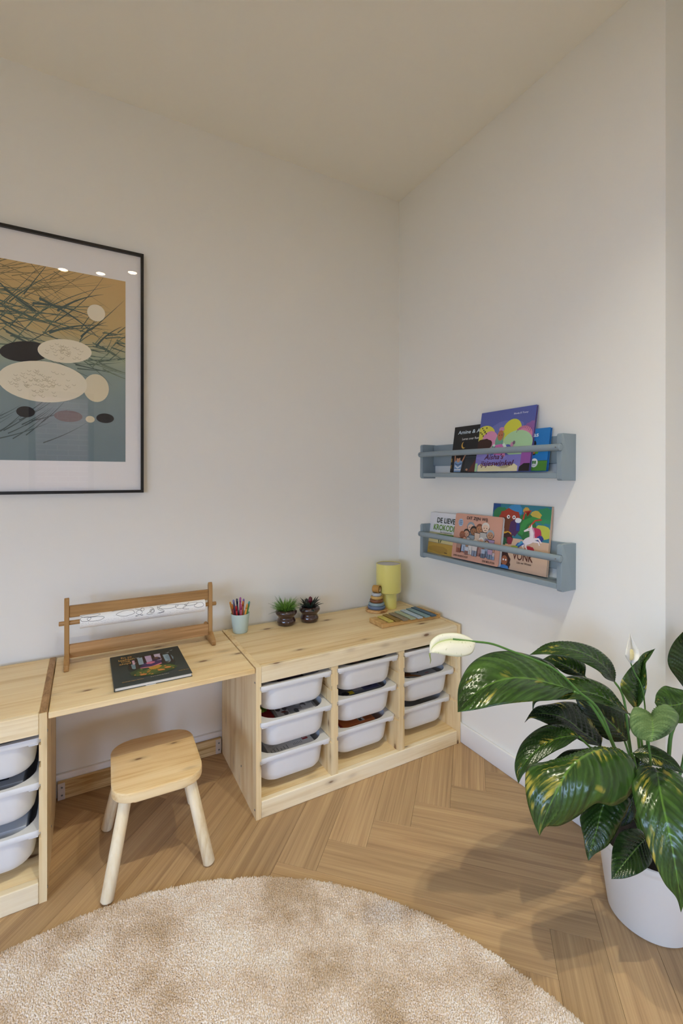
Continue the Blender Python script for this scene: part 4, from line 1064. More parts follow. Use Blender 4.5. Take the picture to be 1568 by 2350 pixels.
# ------------------------------------------------------------------ framed print on the left wall
PX1, PX0, PZ1, PZ0 = -1.269, -1.934, 2.0685, 1.1205
pf = thing('framed_print', 'black framed print of reeds behind glass hanging on the left wall', 'picture', ((PX0+PX1)/2, -0.0006, PZ0), (R(0.0), 0, 0))
FW = PX1-PX0; FH = PZ1-PZ0; b_ = 0.0105
for nm, x0, x1, z0, z1 in (('frame_bar', -FW/2, FW/2, FH-b_, FH), ('frame_bar', -FW/2, FW/2, 0, b_), ('frame_bar', -FW/2, -FW/2+b_, b_, FH-b_), ('frame_bar', FW/2-b_, FW/2, b_, FH-b_)):
    bx(nm, x0, x1, -0.021, 0, z0, z1, black_m, pf, 0.0006)
bx('mat_board', -FW/2+b_, FW/2-b_, -0.008, -0.001, b_, FH-b_, plain('mat_white', '#f8f4f1', 0.8), pf, 0.0)
def print_mat():
    m, nt, p = base_mat('print_ground')
    tc = N(nt, 'ShaderNodeTexCoord'); sp = N(nt, 'ShaderNodeSeparateXYZ'); L(nt, tc, 'Generated', sp, 0)
    no = N(nt, 'ShaderNodeTexNoise'); no.inputs['Scale'].default_value = 5; no.inputs['Detail'].default_value = 5
    L(nt, tc, 'Generated', no, 'Vector')
    ad = N(nt, 'ShaderNodeMath', operation='MULTIPLY_ADD'); ad.inputs[1].default_value = 0.10; L(nt, no, 'Fac', ad, 0); L(nt, sp, 'Z', ad, 2)
    r = ramp(nt, [(0.05, '#76868a'), (0.30, '#869494'), (0.52, '#93a198'), (0.62, '#acb294'), (0.72, '#cbb078'), (1.0, '#d6b276')])
    L(nt, ad, 0, r, 'Fac'); L(nt, r, 'Color', p, 'Base Color'); p.inputs['Roughness'].default_value = 0.8
    return m
qx0, qx1, qz0, qz1 = -0.2385, FW/2-0.065, 0.1215, 0.8295
bm = B(); add_box(bm, qx0, qx1, -0.0088, -0.0081, qz0, qz1)
obj('print_sheet', bm, print_mat(), pf)
rr = random.Random(77); W_, H_ = qx1-qx0, qz1-qz0
sh = []
def reed(u, v0, ang, ln, wd, c, bend=0.25):
    pts = []; x, z = u, v0; a = ang
    for i in range(9):
        pts.append((x, z)); x += ln/8*math.cos(a); z += ln/8*math.sin(a)*0.72; a += bend/8
    return (c, band(pts, wd, wd*0.08))
RC_ = ['#56665a', '#5c6c5e', '#677662', '#505d54', '#727f66']
for k in range(46): sh.append(reed(rr.uniform(-0.1, 0.55), rr.uniform(0.80, 1.0), rr.choice([1, -1])*rr.uniform(0.2, 0.9), rr.uniform(0.3, 0.55), 0.0022, '#8a7a52', rr.uniform(-0.3, 0.3)))
for k in range(70): sh.append(reed(rr.uniform(-0.1, 0.6), rr.uniform(0.55, 0.86), rr.choice([0.15, -0.3, -0.5, 0.9])+rr.uniform(-0.2, 0.2), rr.uniform(0.25, 0.6), 0.0036, rr.choice(RC_), rr.uniform(-0.5, 0.5)))
for k in range(40): sh.append(reed(rr.uniform(0.66, 0.95), rr.uniform(0.48, 0.72), rr.choice([-0.3, -0.5, 0.9, 0.1])+rr.uniform(-0.2, 0.2), rr.uniform(0.15, 0.35), 0.0032, rr.choice(RC_), rr.uniform(-0.4, 0.4)))
for u, v0, a, ln in ((0.42, 0.76, 2.6, 0.45), (0.40, 0.80, 0.1, 0.42), (0.50, 0.66, 0.5, 0.4), (0.55, 0.78, 0.75, 0.35), (0.70, 0.66, 0.9, 0.22), (0.80, 0.62, 1.0, 0.25), (0.44, 0.83, -0.35, 0.5)):
    sh.append(reed(u, v0, a, ln, 0.0065, '#53625a', -0.5))
for k in range(26): sh.append(reed(rr.uniform(-0.1, 0.5), rr.uniform(0.08, 0.25), 0.5+rr.uniform(-0.2, 0.3), rr.uniform(0.2, 0.35), 0.003, '#4d5856'))
# plain rounded stones, a pale moon disc and grass plumes stand where the photo's print shows its artwork
CR, CR2, DKP = '#f2e6ca', '#e8dab8', '#2a2524'
def ring_lines(cx, cz, a, b, n):
    out = []
    for k in range(n):
        t = rr.uniform(0, 6.28); q = rr.uniform(0.1, 0.85); x, z = cx+a*q*math.cos(t), cz+b*q*math.sin(t)
        out.append(('#cbbb98', band([(x-0.012, z), (x-0.004, z-0.006), (x+0.006, z-0.006), (x+0.012, z)], 0.0012)))
    return out
sh += [(DKP, ell(0.36, 0.55, 0.15, 0.052, 30, 0.1)), (CR, ell(0.60, 0.575, 0.17, 0.062, 36, 0.05))]+ring_lines(0.60, 0.575, 0.15, 0.05, 40)
sh += [(CR2, ell(0.80, 0.395, 0.085, 0.075, 30)), (CR, ell(0.47, 0.405, 0.27, 0.105, 40))]+ring_lines(0.47, 0.405, 0.25, 0.09, 90)
sh += [(CR, ell(0.80, 0.80, 0.060, 0.045, 36))]
sh += [(DKP, ell(0.36, 0.245, 0.055, 0.028, 24)), (DKP, ell(0.86, 0.235, 0.06, 0.026, 24)), ('#7d6f6a', ell(0.62, 0.235, 0.09, 0.030, 24)), (CR2, ell(0.76, 0.225, 0.03, 0.018, 20))]
print_on('print_artwork', sh, pf, -0.0090, clip=(qx0+0.001, qx1-0.001, qz0+0.001, qz1-0.001), step=0.000004, ox=qx0, oz=qz0, sx=W_, sz=H_, rough=0.8)
bm = B()
bm.faces.new([bm.verts.new(p) for p in ((-FW/2+b_, -0.0165, b_), (FW/2-b_, -0.0165, b_), (FW/2-b_, -0.0165, FH-b_), (-FW/2+b_, -0.0165, FH-b_))])
obj('glass', bm, glass_m, pf)

# ------------------------------------------------------------------ cup with felt pens
ZT = CAB_H - 0.0006
cup = thing('pen_cup', 'mint green cup full of felt pens beside the paper roll holder', 'cup', (-0.898, -0.088, ZT))
bm = B(); add_lathe(bm, [(0.0, 0.0), (0.028, 0.0), (0.0305, 0.003), (0.0392, 0.079), (0.0392, 0.0805), (0.0375, 0.0805), (0.0372, 0.079), (0.0288, 0.006), (0.0, 0.005)], 48, cap0=False, cap1=False)
bmesh.ops.remove_doubles(bm, verts=bm.verts[:], dist=1e-6)
obj('wall', bm, plain('mint_plastic', '#c0d3cd', 0.5), cup)
PENS = [ # top offset from the cup's base point, barrel, tip, colour word
 ((-0.038, 0.021, 0.128), '#c98a3a', '#d79a3c', 'amber'), ((-0.035, 0.005, 0.122), '#6a1220', '#c8742c', 'dark red'),
 ((-0.024, 0.020, 0.136), '#57507a', '#7d7aa6', 'grey violet'), ((-0.020, -0.006, 0.115), '#b01828', '#b01828', 'bright red'),
 ((-0.010, 0.016, 0.139), '#232746', '#232746', 'navy blue'), ((0.004, 0.012, 0.144), '#b83a72', '#a85a9a', 'magenta'),
 ((0.001, -0.012, 0.119), '#b04a64', '#b0486c', 'dusty pink'), ((0.012, -0.002, 0.130), '#bf5a28', '#c86a30', 'rust orange'),
 ((0.018, 0.010, 0.136), '#54306a', '#6a4a94', 'purple'), ((0.024, -0.022, 0.121), '#e09a3a', '#e09a3a', 'yellow orange'),
 ((0.036, -0.012, 0.128), '#3f8a3a', '#3f9a8c', 'green')]
for k, (p, c1, c2, wd) in enumerate(PENS):
    b0 = Vector((p[0]*0.35, p[1]*0.35, 0.007)); e = Vector(p)
    if k % 2: b0.y += 0.006
    d = (e-b0); ln = d.length
    t = thing('felt_pen', wd+' felt pen standing in the mint green cup', 'pen', (-0.898+b0.x, -0.088+b0.y, ZT+b0.z), Vector((0, 0, 1)).rotation_difference(d.normalized()).to_euler(), 'felt pens in the mint green cup')
    bm = B(); add_lathe(bm, [(0.003, 0), (0.0042, 0.001), (0.0042, ln-0.022)], 14, cap1=True)
    obj('barrel', bm, plain('pen_'+c1.strip('#'), c1, 0.35), t)
    bm = B(); add_lathe(bm, [(0.0043, ln-0.0218), (0.0043, ln-0.006), (0.0038, ln-0.003), (0.0026, ln-0.001), (0.0008, ln)], 14)
    obj('end_cap', bm, plain('pencap_'+c2.strip('#'), c2, 0.2, coat=0.5), t)

# ------------------------------------------------------------------ two brown pots
brown = plain('brown_glaze', '#3d2620', 0.16, 0.6, coat=0.6)
def small_pot(label, x, y):
    t = thing('potted_plant', label, 'plant', (x, y, ZT))
    bm = B(); add_lathe(bm, [(0.0, 0.0), (0.028, 0.0), (0.036, 0.004), (0.0415, 0.013), (0.0415, 0.020), (0.0375, 0.029), (0.0345, 0.034), (0.0375, 0.040), (0.046, 0.049), (0.0485, 0.056), (0.046, 0.064), (0.0385, 0.069), (0.036, 0.067), (0.036, 0.055), (0.0, 0.055)], 48, cap0=False, cap1=False)
    bmesh.ops.remove_doubles(bm, verts=bm.verts[:], dist=1e-6)
    obj('pot', bm, brown, t)
    bm = B(); add_lathe(bm, [(0.0358, 0.060), (0.018, 0.063), (0.0, 0.064)], 24, cap0=False, cap1=False)
    bmesh.ops.remove_doubles(bm, verts=bm.verts[:], dist=1e-6)
    obj('soil', bm, soil_m, t)
    return t
def blades(t, n, l0, l1, w0, mat, seed, spread, name='foliage', z=0.060, r0=0.022, curve=0.5, lift=0.35):
    g = random.Random(seed); bm = B()
    for k in range(n):
        a = 2*math.pi*k*0.381966+g.uniform(-0.3, 0.3); el = g.uniform(lift, 1.35) if k > n*0.25 else g.uniform(0.95, 1.45)
        ln = g.uniform(l0, l1); q = r0*math.sqrt(g.random()); px, py, pz = q*math.cos(a), q*math.sin(a), z
        L_, R_ = [], []
        for i in range(6):
            f = i/5; wd = w0*(math.sin(math.pi*(0.18+0.82*f))**0.8)*(1 if f < 1 else 0.1)
            L_.append(bm.verts.new((px-math.sin(a)*wd, py+math.cos(a)*wd, pz+0.0008))); R_.append(bm.verts.new((px+math.sin(a)*wd, py-math.cos(a)*wd, pz+0.0008)))
            e2 = el-curve*f; px += ln/5*math.cos(e2)*math.cos(a)*spread; py += ln/5*math.cos(e2)*math.sin(a)*spread; pz += ln/5*math.sin(e2)
        for i in range(5):
            f = bm.faces.new((L_[i], L_[i+1], R_[i+1], R_[i])); f.smooth = True
    o_ = obj(name, bm, mat, t)
    md = o_.modifiers.new('thickness', 'SOLIDIFY'); md.thickness = 0.0006
    return o_
pa = small_pot('small brown glazed pot with spiky bright green plant, left of the pair', -0.690, -0.092)
blades(pa, 170, 0.038, 0.064, 0.0021, plain('spiky_green', '#6f9a3c', 0.45), 3, 1.0, lift=0.40)
blades(pa, 30, 0.05, 0.074, 0.0014, plain('spiky_dark', '#42602f', 0.45), 4, 1.05, name='dark_tips', lift=0.1)
pb = small_pot('small brown glazed pot with dark leaved plant and red bud, right of the pair', -0.579, -0.100)
blades(pb, 40, 0.040, 0.058, 0.0062, plain('dark_leaf', '#26352a', 0.35), 5, 1.0, lift=0.1, curve=0.7)
blades(pb, 12, 0.030, 0.048, 0.0050, plain('purple_leaf', '#33202a', 0.35), 6, 1.0, name='purple_leaves', lift=0.6)
bm = B(); add_lathe(bm, [(0.002, 0.062), (0.003, 0.085), (0.009, 0.090), (0.0095, 0.100), (0.006, 0.110), (0.001, 0.114)], 14)
bmesh.ops.translate(bm, vec=(0.0, -0.008, 0), verts=bm.verts[:])
obj('bud', bm, plain('bud_red', '#5e1220', 0.4), pb)

# ------------------------------------------------------------------ yellow lamp
lamp = thing('table_lamp', 'glossy yellow cylinder lamp in the corner behind the wooden toys', 'lamp', (-0.138, -0.098, ZT))
yel = plain('yellow_lacquer', '#e6dc7e', 0.28, 0.5, coat=0.3)
bm = B(); add_lathe(bm, [(0.0, 0.0), (0.0395, 0.0), (0.0405, 0.001), (0.0405, 0.088)], 64, cap0=False, cap1=True)
bmesh.ops.remove_doubles(bm, verts=bm.verts[:], dist=1e-6)
obj('base', bm, yel, lamp, smooth_angle=40)
bm = B(); add_lathe(bm, [(0.041, 0.0775), (0.054, 0.0778), (0.0605, 0.081), (0.0627, 0.087), (0.0627, 0.222), (0.0605, 0.2232), (0.0592, 0.222), (0.0592, 0.205), (0.0, 0.205)], 72, cap0=False, cap1=False)
bmesh.ops.remove_doubles(bm, verts=bm.verts[:], dist=1e-6)
obj('shade', bm, yel, lamp, smooth_angle=40)
bm = B(); add_lathe(bm, [(0.0, 0.2205), (0.0588, 0.2205), (0.0588, 0.2185)], 64, cap0=False, cap1=False)
bmesh.ops.remove_doubles(bm, verts=bm.verts[:], dist=1e-6)
obj('diffuser', bm, plain('lamp_diffuser', '#c2bdb8', 0.5), lamp)

# ------------------------------------------------------------------ stacking toy
toy = thing('stacking_toy', 'wooden lion stacking toy with five rings in front of the yellow lamp', 'toy', (-0.222, -0.115, ZT))
bm = B(); add_lathe(bm, [(0.0, 0.0), (0.052, 0.0), (0.0545, 0.002), (0.0545, 0.010), (0.052, 0.0125), (0.0, 0.0125)], 48, cap0=False, cap1=False)
bmesh.ops.remove_doubles(bm, verts=bm.verts[:], dist=1e-6)
obj('foot', bm, zebra, toy, smooth_angle=40)
z = 0.0128
for r, h, c, lb in ((0.0435, 0.0155, '#5f7089', 'slate blue ring'), (0.0390, 0.0150, '#8a9ea3', 'grey-blue ring'), (0.0335, 0.0155, '#7a4a28', 'brown ring'), (0.0295, 0.0145, '#c9a25a', 'mustard ring'), (0.0240, 0.0150, '#b9bcc0', 'pale grey ring')):
    bm = B(); add_lathe(bm, [(0.007, z+0.0004), (r-0.003, z+0.0004), (r, z+0.004), (r, z+h-0.004), (r-0.003, z+h), (0.007, z+h)], 44, cap0=False, cap1=False)
    obj('ring', bm, plain('toy_'+c.strip('#'), c, 0.4), toy, smooth_angle=50, label=lb); z += h
bm = B(); add_lathe(bm, [(0.0065, 0.012), (0.0065, z+0.004)], 16); obj('peg', bm, zebra, toy)
head = B(); cyl(head, (0, 0.0185, 0), (0, -0.0185, 0), 0.0180, 36, 0.003)
hd = obj('head', head, plain('toy_ochre', '#b98a44', 0.45), toy, loc=(0.0, 0, z+0.0185), rot=(0, 0, R(30)), smooth_angle=40, label='ochre lion head')
print_on('face', [('#4a2a14', ell(0, 0, 0.0158, 0.0165, 28)), ('#3d210f', blob(0, 0.001, 0.0155, 0.0162, 3, 24, 0.06)), ('#b58a4e', ell(0, -0.0005, 0.0108, 0.0125, 24)), ('#dcc7a8', ell(0, -0.0045, 0.0088, 0.0078, 22)), ('#181010', [(-0.0035, 0.0), (0.0035, 0.0), (0.0, -0.0042)]), ('#181010', band([(-0.006, 0.0018), (-0.0025, 0.0008)], 0.0009)), ('#181010', band([(0.006, 0.0018), (0.0025, 0.0008)], 0.0009)), ('#181010', band([(0, -0.004), (0, -0.0075)], 0.0005))], hd, -0.0187, step=0.00004)

# ------------------------------------------------------------------ xylophone
xy = thing('xylophone', 'wooden toy xylophone with seven coloured bars in front of the yellow lamp', 'toy', (-0.186, -0.300, ZT))
xw = wood('xylo_wood', 0, '#d6b27a', '#c79d60', '#a87c44', knots=False)
def rail_bar(name, p0, p1, wd, z0, z1):
    d = Vector((p1[0]-p0[0], p1[1]-p0[1], 0)).normalized(); n = Vector((-d.y, d.x, 0))*wd/2
    bm = B(); pts = [(p0[0]+n.x, p0[1]+n.y), (p1[0]+n.x, p1[1]+n.y), (p1[0]-n.x, p1[1]-n.y), (p0[0]-n.x, p0[1]-n.y)]
    add_prism(bm, pts, z0, z1, 'z'); bmesh.ops.bevel(bm, geom=bm.edges[:], offset=0.0015, segments=1, affect='EDGES')
    return obj(name, bm, xw, xy)
rail_bar('side_rail', (-0.150, -0.043), (0.150, -0.052), 0.012, 0.0004, 0.0165)
rail_bar('side_rail', (-0.150, 0.034), (0.145, 0.064), 0.012, 0.0004, 0.0165)
rail_bar('end_bar', (0.151, -0.060), (0.138, 0.090), 0.013, 0.0004, 0.0205)
bx('end_block', -0.165, -0.130, -0.052, 0.052, 0.0004, 0.0205, xw, xy, 0.002)
for k in range(9):
    bx('ridge', -0.1655+0.0004+0.0035*k, -0.1655+0.0022+0.0035*k, -0.0525, -0.038, 0.0206, 0.0222, xw, xy, 0.0003)
BARS = [(-0.113, -0.046, 0.044, '#c2b257', 'yellow bar'), (-0.079, -0.052, 0.053, '#86672a', 'ochre bar'), (-0.040, -0.058, 0.060, '#8a7c66', 'taupe bar'), (-0.002, -0.062, 0.066, '#a3ae94', 'sage bar'),
        (0.036, -0.066, 0.072, '#a9bccb', 'pale blue bar'), (0.075, -0.068, 0.078, '#7d989b', 'grey-green bar'), (0.110, -0.072, 0.084, '#3f5c70', 'dark blue bar')]
for x, y0, y1, c, lb in BARS:
    t_ = bx('bar', x-0.0135, x+0.0135, y0, y1, 0.0170, 0.0240, plain('bar_'+c.strip('#'), c, 0.5), xy, 0.0018, 2, label=lb)
    for yy_ in (y0+0.020, y1-0.020):
        bm = B(); add_lathe(bm, [(0.0022, 0.0), (0.0022, 0.0008), (0.0012, 0.0014), (0.0, 0.0014)], 12, cap0=False, cap1=False)
        bmesh.ops.remove_doubles(bm, verts=bm.verts[:], dist=1e-6)
        obj('pin', bm, steel_m, t_, loc=(x, yy_, 0.0240))
        for sg in (-1, 1):
            pass

# ------------------------------------------------------------------ peace lily
LEAVES = [
 (0,0.8,[((-0.350,-1.241,0.617),),((-0.374,-1.233,0.630),(-0.346,-1.203,0.647),(-0.395,-1.249,0.625)),((-0.409,-1.219,0.642),(-0.362,-1.177,0.674),(-0.450,-1.253,0.625)),((-0.457,-1.203,0.658),(-0.403,-1.153,0.692),(-0.514,-1.240,0.631)),((-0.512,-1.190,0.669),(-0.465,-1.130,0.709),(-0.572,-1.231,0.637)),((-0.562,-1.179,0.668),(-0.534,-1.114,0.709),(-0.614,-1.218,0.636)),((-0.609,-1.170,0.656),(-0.597,-1.113,0.691),(-0.647,-1.206,0.632)),((-0.650,-1.164,0.636),(-0.650,-1.129,0.654),(-0.669,-1.188,0.624)),((-0.688,-1.165,0.615),),]),
 (1,0.3,[((-0.155,-1.235,0.597),),((-0.166,-1.229,0.619),(-0.129,-1.221,0.619),(-0.208,-1.240,0.621)),((-0.194,-1.225,0.649),(-0.137,-1.211,0.649),(-0.240,-1.239,0.648)),((-0.233,-1.215,0.677),(-0.169,-1.193,0.680),(-0.285,-1.231,0.674)),((-0.277,-1.201,0.698),(-0.219,-1.176,0.701),(-0.319,-1.218,0.691)),((-0.323,-1.187,0.709),(-0.269,-1.160,0.710),(-0.351,-1.200,0.699)),((-0.366,-1.168,0.706),(-0.332,-1.147,0.711),(-0.385,-1.181,0.702)),((-0.409,-1.150,0.695),),]),
 (2,0.2,[((-0.172,-1.157,0.587),),((-0.193,-1.145,0.602),(-0.153,-1.145,0.615),(-0.210,-1.147,0.594)),((-0.223,-1.134,0.621),(-0.182,-1.129,0.640),(-0.240,-1.136,0.604)),((-0.253,-1.123,0.636),(-0.223,-1.117,0.647),(-0.270,-1.125,0.626)),((-0.273,-1.112,0.643),(-0.259,-1.108,0.652),(-0.283,-1.112,0.634)),((-0.290,-1.102,0.643),),]),
 (1,0.7,[((-0.181,-1.289,0.537),),((-0.207,-1.281,0.555),(-0.193,-1.271,0.567),(-0.224,-1.289,0.554)),((-0.243,-1.272,0.581),(-0.211,-1.250,0.600),(-0.270,-1.285,0.578)),((-0.285,-1.260,0.603),(-0.248,-1.229,0.622),(-0.312,-1.273,0.594)),((-0.328,-1.241,0.613),(-0.294,-1.203,0.633),(-0.361,-1.257,0.606)),((-0.374,-1.216,0.612),(-0.348,-1.184,0.624),(-0.397,-1.231,0.603)),((-0.411,-1.195,0.600),(-0.402,-1.177,0.606),(-0.419,-1.202,0.594)),((-0.436,-1.187,0.587),(-0.435,-1.181,0.591),(-0.438,-1.191,0.588)),((-0.445,-1.187,0.564),),]),
 (3,0.3,[((-0.189,-1.216,0.414),),((-0.209,-1.205,0.433),(-0.158,-1.199,0.433),(-0.245,-1.208,0.435)),((-0.248,-1.195,0.463),(-0.186,-1.183,0.483),(-0.287,-1.201,0.460)),((-0.286,-1.185,0.495),(-0.220,-1.165,0.521),(-0.332,-1.193,0.499)),((-0.323,-1.176,0.517),(-0.271,-1.159,0.537),(-0.369,-1.184,0.508)),((-0.363,-1.164,0.528),(-0.326,-1.151,0.540),(-0.395,-1.169,0.520)),((-0.400,-1.155,0.531),(-0.380,-1.144,0.540),(-0.416,-1.158,0.527)),((-0.430,-1.150,0.515),),]),
 (1,0.2,[((-0.338,-1.247,0.497),),((-0.355,-1.244,0.504),(-0.338,-1.230,0.506),(-0.371,-1.252,0.499)),((-0.386,-1.238,0.507),(-0.355,-1.209,0.518),(-0.407,-1.255,0.497)),((-0.420,-1.230,0.505),(-0.392,-1.194,0.520),(-0.441,-1.252,0.494)),((-0.454,-1.222,0.495),(-0.438,-1.186,0.511),(-0.469,-1.243,0.482)),((-0.484,-1.217,0.480),(-0.482,-1.183,0.490),(-0.495,-1.234,0.468)),((-0.511,-1.213,0.460),(-0.513,-1.189,0.462),(-0.517,-1.227,0.455)),((-0.525,-1.211,0.440),(-0.527,-1.199,0.442),(-0.527,-1.221,0.441)),((-0.536,-1.217,0.423),),]),
 (0,1.0,[((-0.336,-1.329,0.509),),((-0.356,-1.329,0.517),(-0.350,-1.315,0.507),(-0.321,-1.360,0.508)),((-0.392,-1.332,0.524),(-0.383,-1.302,0.507),(-0.334,-1.387,0.491)),((-0.431,-1.332,0.528),(-0.421,-1.292,0.500),(-0.366,-1.392,0.446)),((-0.468,-1.335,0.529),(-0.460,-1.282,0.495),(-0.420,-1.385,0.433)),((-0.500,-1.334,0.521),(-0.504,-1.269,0.495),(-0.471,-1.373,0.448)),((-0.529,-1.335,0.504),(-0.552,-1.259,0.496),(-0.513,-1.355,0.421)),((-0.552,-1.334,0.480),(-0.580,-1.272,0.473),(-0.550,-1.341,0.407)),((-0.570,-1.329,0.450),(-0.592,-1.288,0.440),(-0.572,-1.328,0.405)),((-0.582,-1.322,0.416),(-0.593,-1.305,0.407),(-0.580,-1.323,0.401)),((-0.590,-1.318,0.384),),]),
 (1,0.1,[((-0.342,-1.325,0.397),),((-0.359,-1.327,0.385),(-0.383,-1.302,0.369),(-0.306,-1.357,0.393)),((-0.383,-1.331,0.367),(-0.416,-1.301,0.354),(-0.328,-1.362,0.370)),((-0.404,-1.337,0.351),(-0.429,-1.311,0.341),(-0.350,-1.361,0.352)),((-0.420,-1.339,0.333),(-0.438,-1.323,0.327),(-0.373,-1.359,0.329)),((-0.436,-1.341,0.315),(-0.444,-1.331,0.308),(-0.400,-1.356,0.311)),((-0.445,-1.342,0.302),(-0.446,-1.336,0.296),(-0.428,-1.346,0.299)),((-0.452,-1.344,0.291),),]),
 (2,0.0,[((-0.257,-1.373,0.289),),((-0.292,-1.376,0.291),(-0.288,-1.367,0.319),(-0.295,-1.403,0.279)),((-0.330,-1.378,0.285),(-0.333,-1.353,0.320),(-0.328,-1.413,0.278)),((-0.368,-1.380,0.279),(-0.370,-1.355,0.304),(-0.366,-1.409,0.273)),((-0.398,-1.380,0.270),(-0.400,-1.367,0.284),(-0.394,-1.394,0.263)),((-0.420,-1.379,0.261),),]),
 (0,0.5,[((-0.269,-1.401,0.478),),((-0.290,-1.412,0.480),(-0.304,-1.381,0.487),(-0.247,-1.425,0.482)),((-0.320,-1.430,0.472),(-0.353,-1.388,0.471),(-0.249,-1.458,0.468)),((-0.346,-1.449,0.453),(-0.380,-1.407,0.444),(-0.262,-1.485,0.439)),((-0.360,-1.464,0.427),(-0.396,-1.427,0.419),(-0.275,-1.500,0.405)),((-0.369,-1.477,0.394),(-0.398,-1.443,0.382),(-0.293,-1.508,0.364)),((-0.373,-1.486,0.357),(-0.399,-1.460,0.348),(-0.313,-1.508,0.325)),((-0.373,-1.492,0.320),(-0.391,-1.475,0.313),(-0.338,-1.505,0.302)),((-0.368,-1.494,0.286),(-0.376,-1.490,0.288),(-0.358,-1.500,0.283)),((-0.367,-1.495,0.257),),]),
 (0,0.4,[((-0.187,-1.309,0.558),),((-0.179,-1.308,0.584),(-0.231,-1.307,0.601),(-0.180,-1.324,0.591)),((-0.168,-1.308,0.618),(-0.249,-1.303,0.638),(-0.167,-1.326,0.626)),((-0.160,-1.307,0.650),(-0.229,-1.308,0.668),(-0.168,-1.326,0.659)),((-0.151,-1.306,0.678),(-0.191,-1.312,0.690),(-0.164,-1.322,0.683)),((-0.128,-1.308,0.695),(-0.147,-1.308,0.703),(-0.138,-1.319,0.693)),((-0.099,-1.313,0.708),),]),
 (4,0.0,[((-0.270,-1.388,0.606),),((-0.291,-1.400,0.606),(-0.303,-1.370,0.623),(-0.242,-1.405,0.630)),((-0.322,-1.417,0.609),(-0.336,-1.374,0.609),(-0.236,-1.431,0.616)),((-0.348,-1.431,0.608),(-0.356,-1.387,0.590),(-0.262,-1.439,0.600)),((-0.366,-1.438,0.602),(-0.363,-1.405,0.582),(-0.303,-1.439,0.588)),((-0.379,-1.442,0.595),),]),
 (0,0.1,[((-0.066,-1.400,0.598),),((-0.100,-1.393,0.597),(-0.077,-1.377,0.612),(-0.126,-1.412,0.569)),((-0.138,-1.383,0.593),(-0.111,-1.363,0.623),(-0.163,-1.403,0.561)),((-0.166,-1.373,0.594),(-0.139,-1.354,0.630),(-0.190,-1.388,0.574)),((-0.187,-1.366,0.603),(-0.171,-1.352,0.618),(-0.203,-1.374,0.591)),((-0.203,-1.363,0.606),),]),
 (2,0.3,[((-0.007,-1.353,0.579),),((-0.009,-1.357,0.613),(-0.021,-1.333,0.613),(0.024,-1.370,0.618)),((-0.016,-1.365,0.658),(-0.043,-1.321,0.650),(0.045,-1.382,0.664)),((-0.021,-1.368,0.696),(-0.045,-1.320,0.682),(0.036,-1.388,0.704)),((-0.030,-1.369,0.732),(-0.042,-1.333,0.723),(0.009,-1.385,0.739)),((-0.044,-1.366,0.773),),]),
 (2,0.4,[((-0.206,-1.310,0.450),),((-0.188,-1.331,0.455),(-0.170,-1.324,0.468),(-0.211,-1.341,0.441)),((-0.169,-1.354,0.452),(-0.143,-1.345,0.462),(-0.197,-1.361,0.441)),((-0.148,-1.377,0.441),(-0.132,-1.374,0.447),(-0.166,-1.378,0.432)),((-0.130,-1.398,0.421),),]),
 (3,0.1,[((-0.093,-1.236,0.413),),((-0.110,-1.226,0.436),(-0.070,-1.231,0.462),(-0.136,-1.217,0.414)),((-0.140,-1.209,0.470),(-0.095,-1.212,0.515),(-0.183,-1.197,0.444)),((-0.174,-1.190,0.502),(-0.136,-1.194,0.536),(-0.214,-1.179,0.492)),((-0.204,-1.173,0.525),(-0.186,-1.178,0.538),(-0.224,-1.168,0.520)),((-0.226,-1.161,0.538),),]),
 (3,0.0,[((-0.168,-1.228,0.383),),((-0.200,-1.210,0.391),(-0.189,-1.193,0.395),(-0.214,-1.225,0.381)),((-0.243,-1.192,0.395),(-0.229,-1.176,0.398),(-0.263,-1.209,0.387)),((-0.285,-1.174,0.392),(-0.278,-1.166,0.401),(-0.298,-1.189,0.390)),((-0.326,-1.162,0.387),),]),
 (3,0.0,[((-0.250,-1.342,0.406),),((-0.268,-1.344,0.374),(-0.271,-1.331,0.364),(-0.257,-1.350,0.374)),((-0.279,-1.343,0.341),(-0.289,-1.332,0.333),(-0.266,-1.351,0.341)),((-0.293,-1.341,0.320),(-0.299,-1.332,0.314),(-0.280,-1.349,0.321)),((-0.303,-1.335,0.307),),]),
 (2,0.1,[((-0.200,-1.325,0.259),),((-0.206,-1.321,0.311),(-0.207,-1.298,0.302),(-0.167,-1.332,0.309)),((-0.206,-1.321,0.374),(-0.215,-1.293,0.366),(-0.157,-1.337,0.367)),((-0.191,-1.318,0.419),(-0.195,-1.293,0.412),(-0.154,-1.327,0.413)),((-0.172,-1.318,0.451),),]),
]
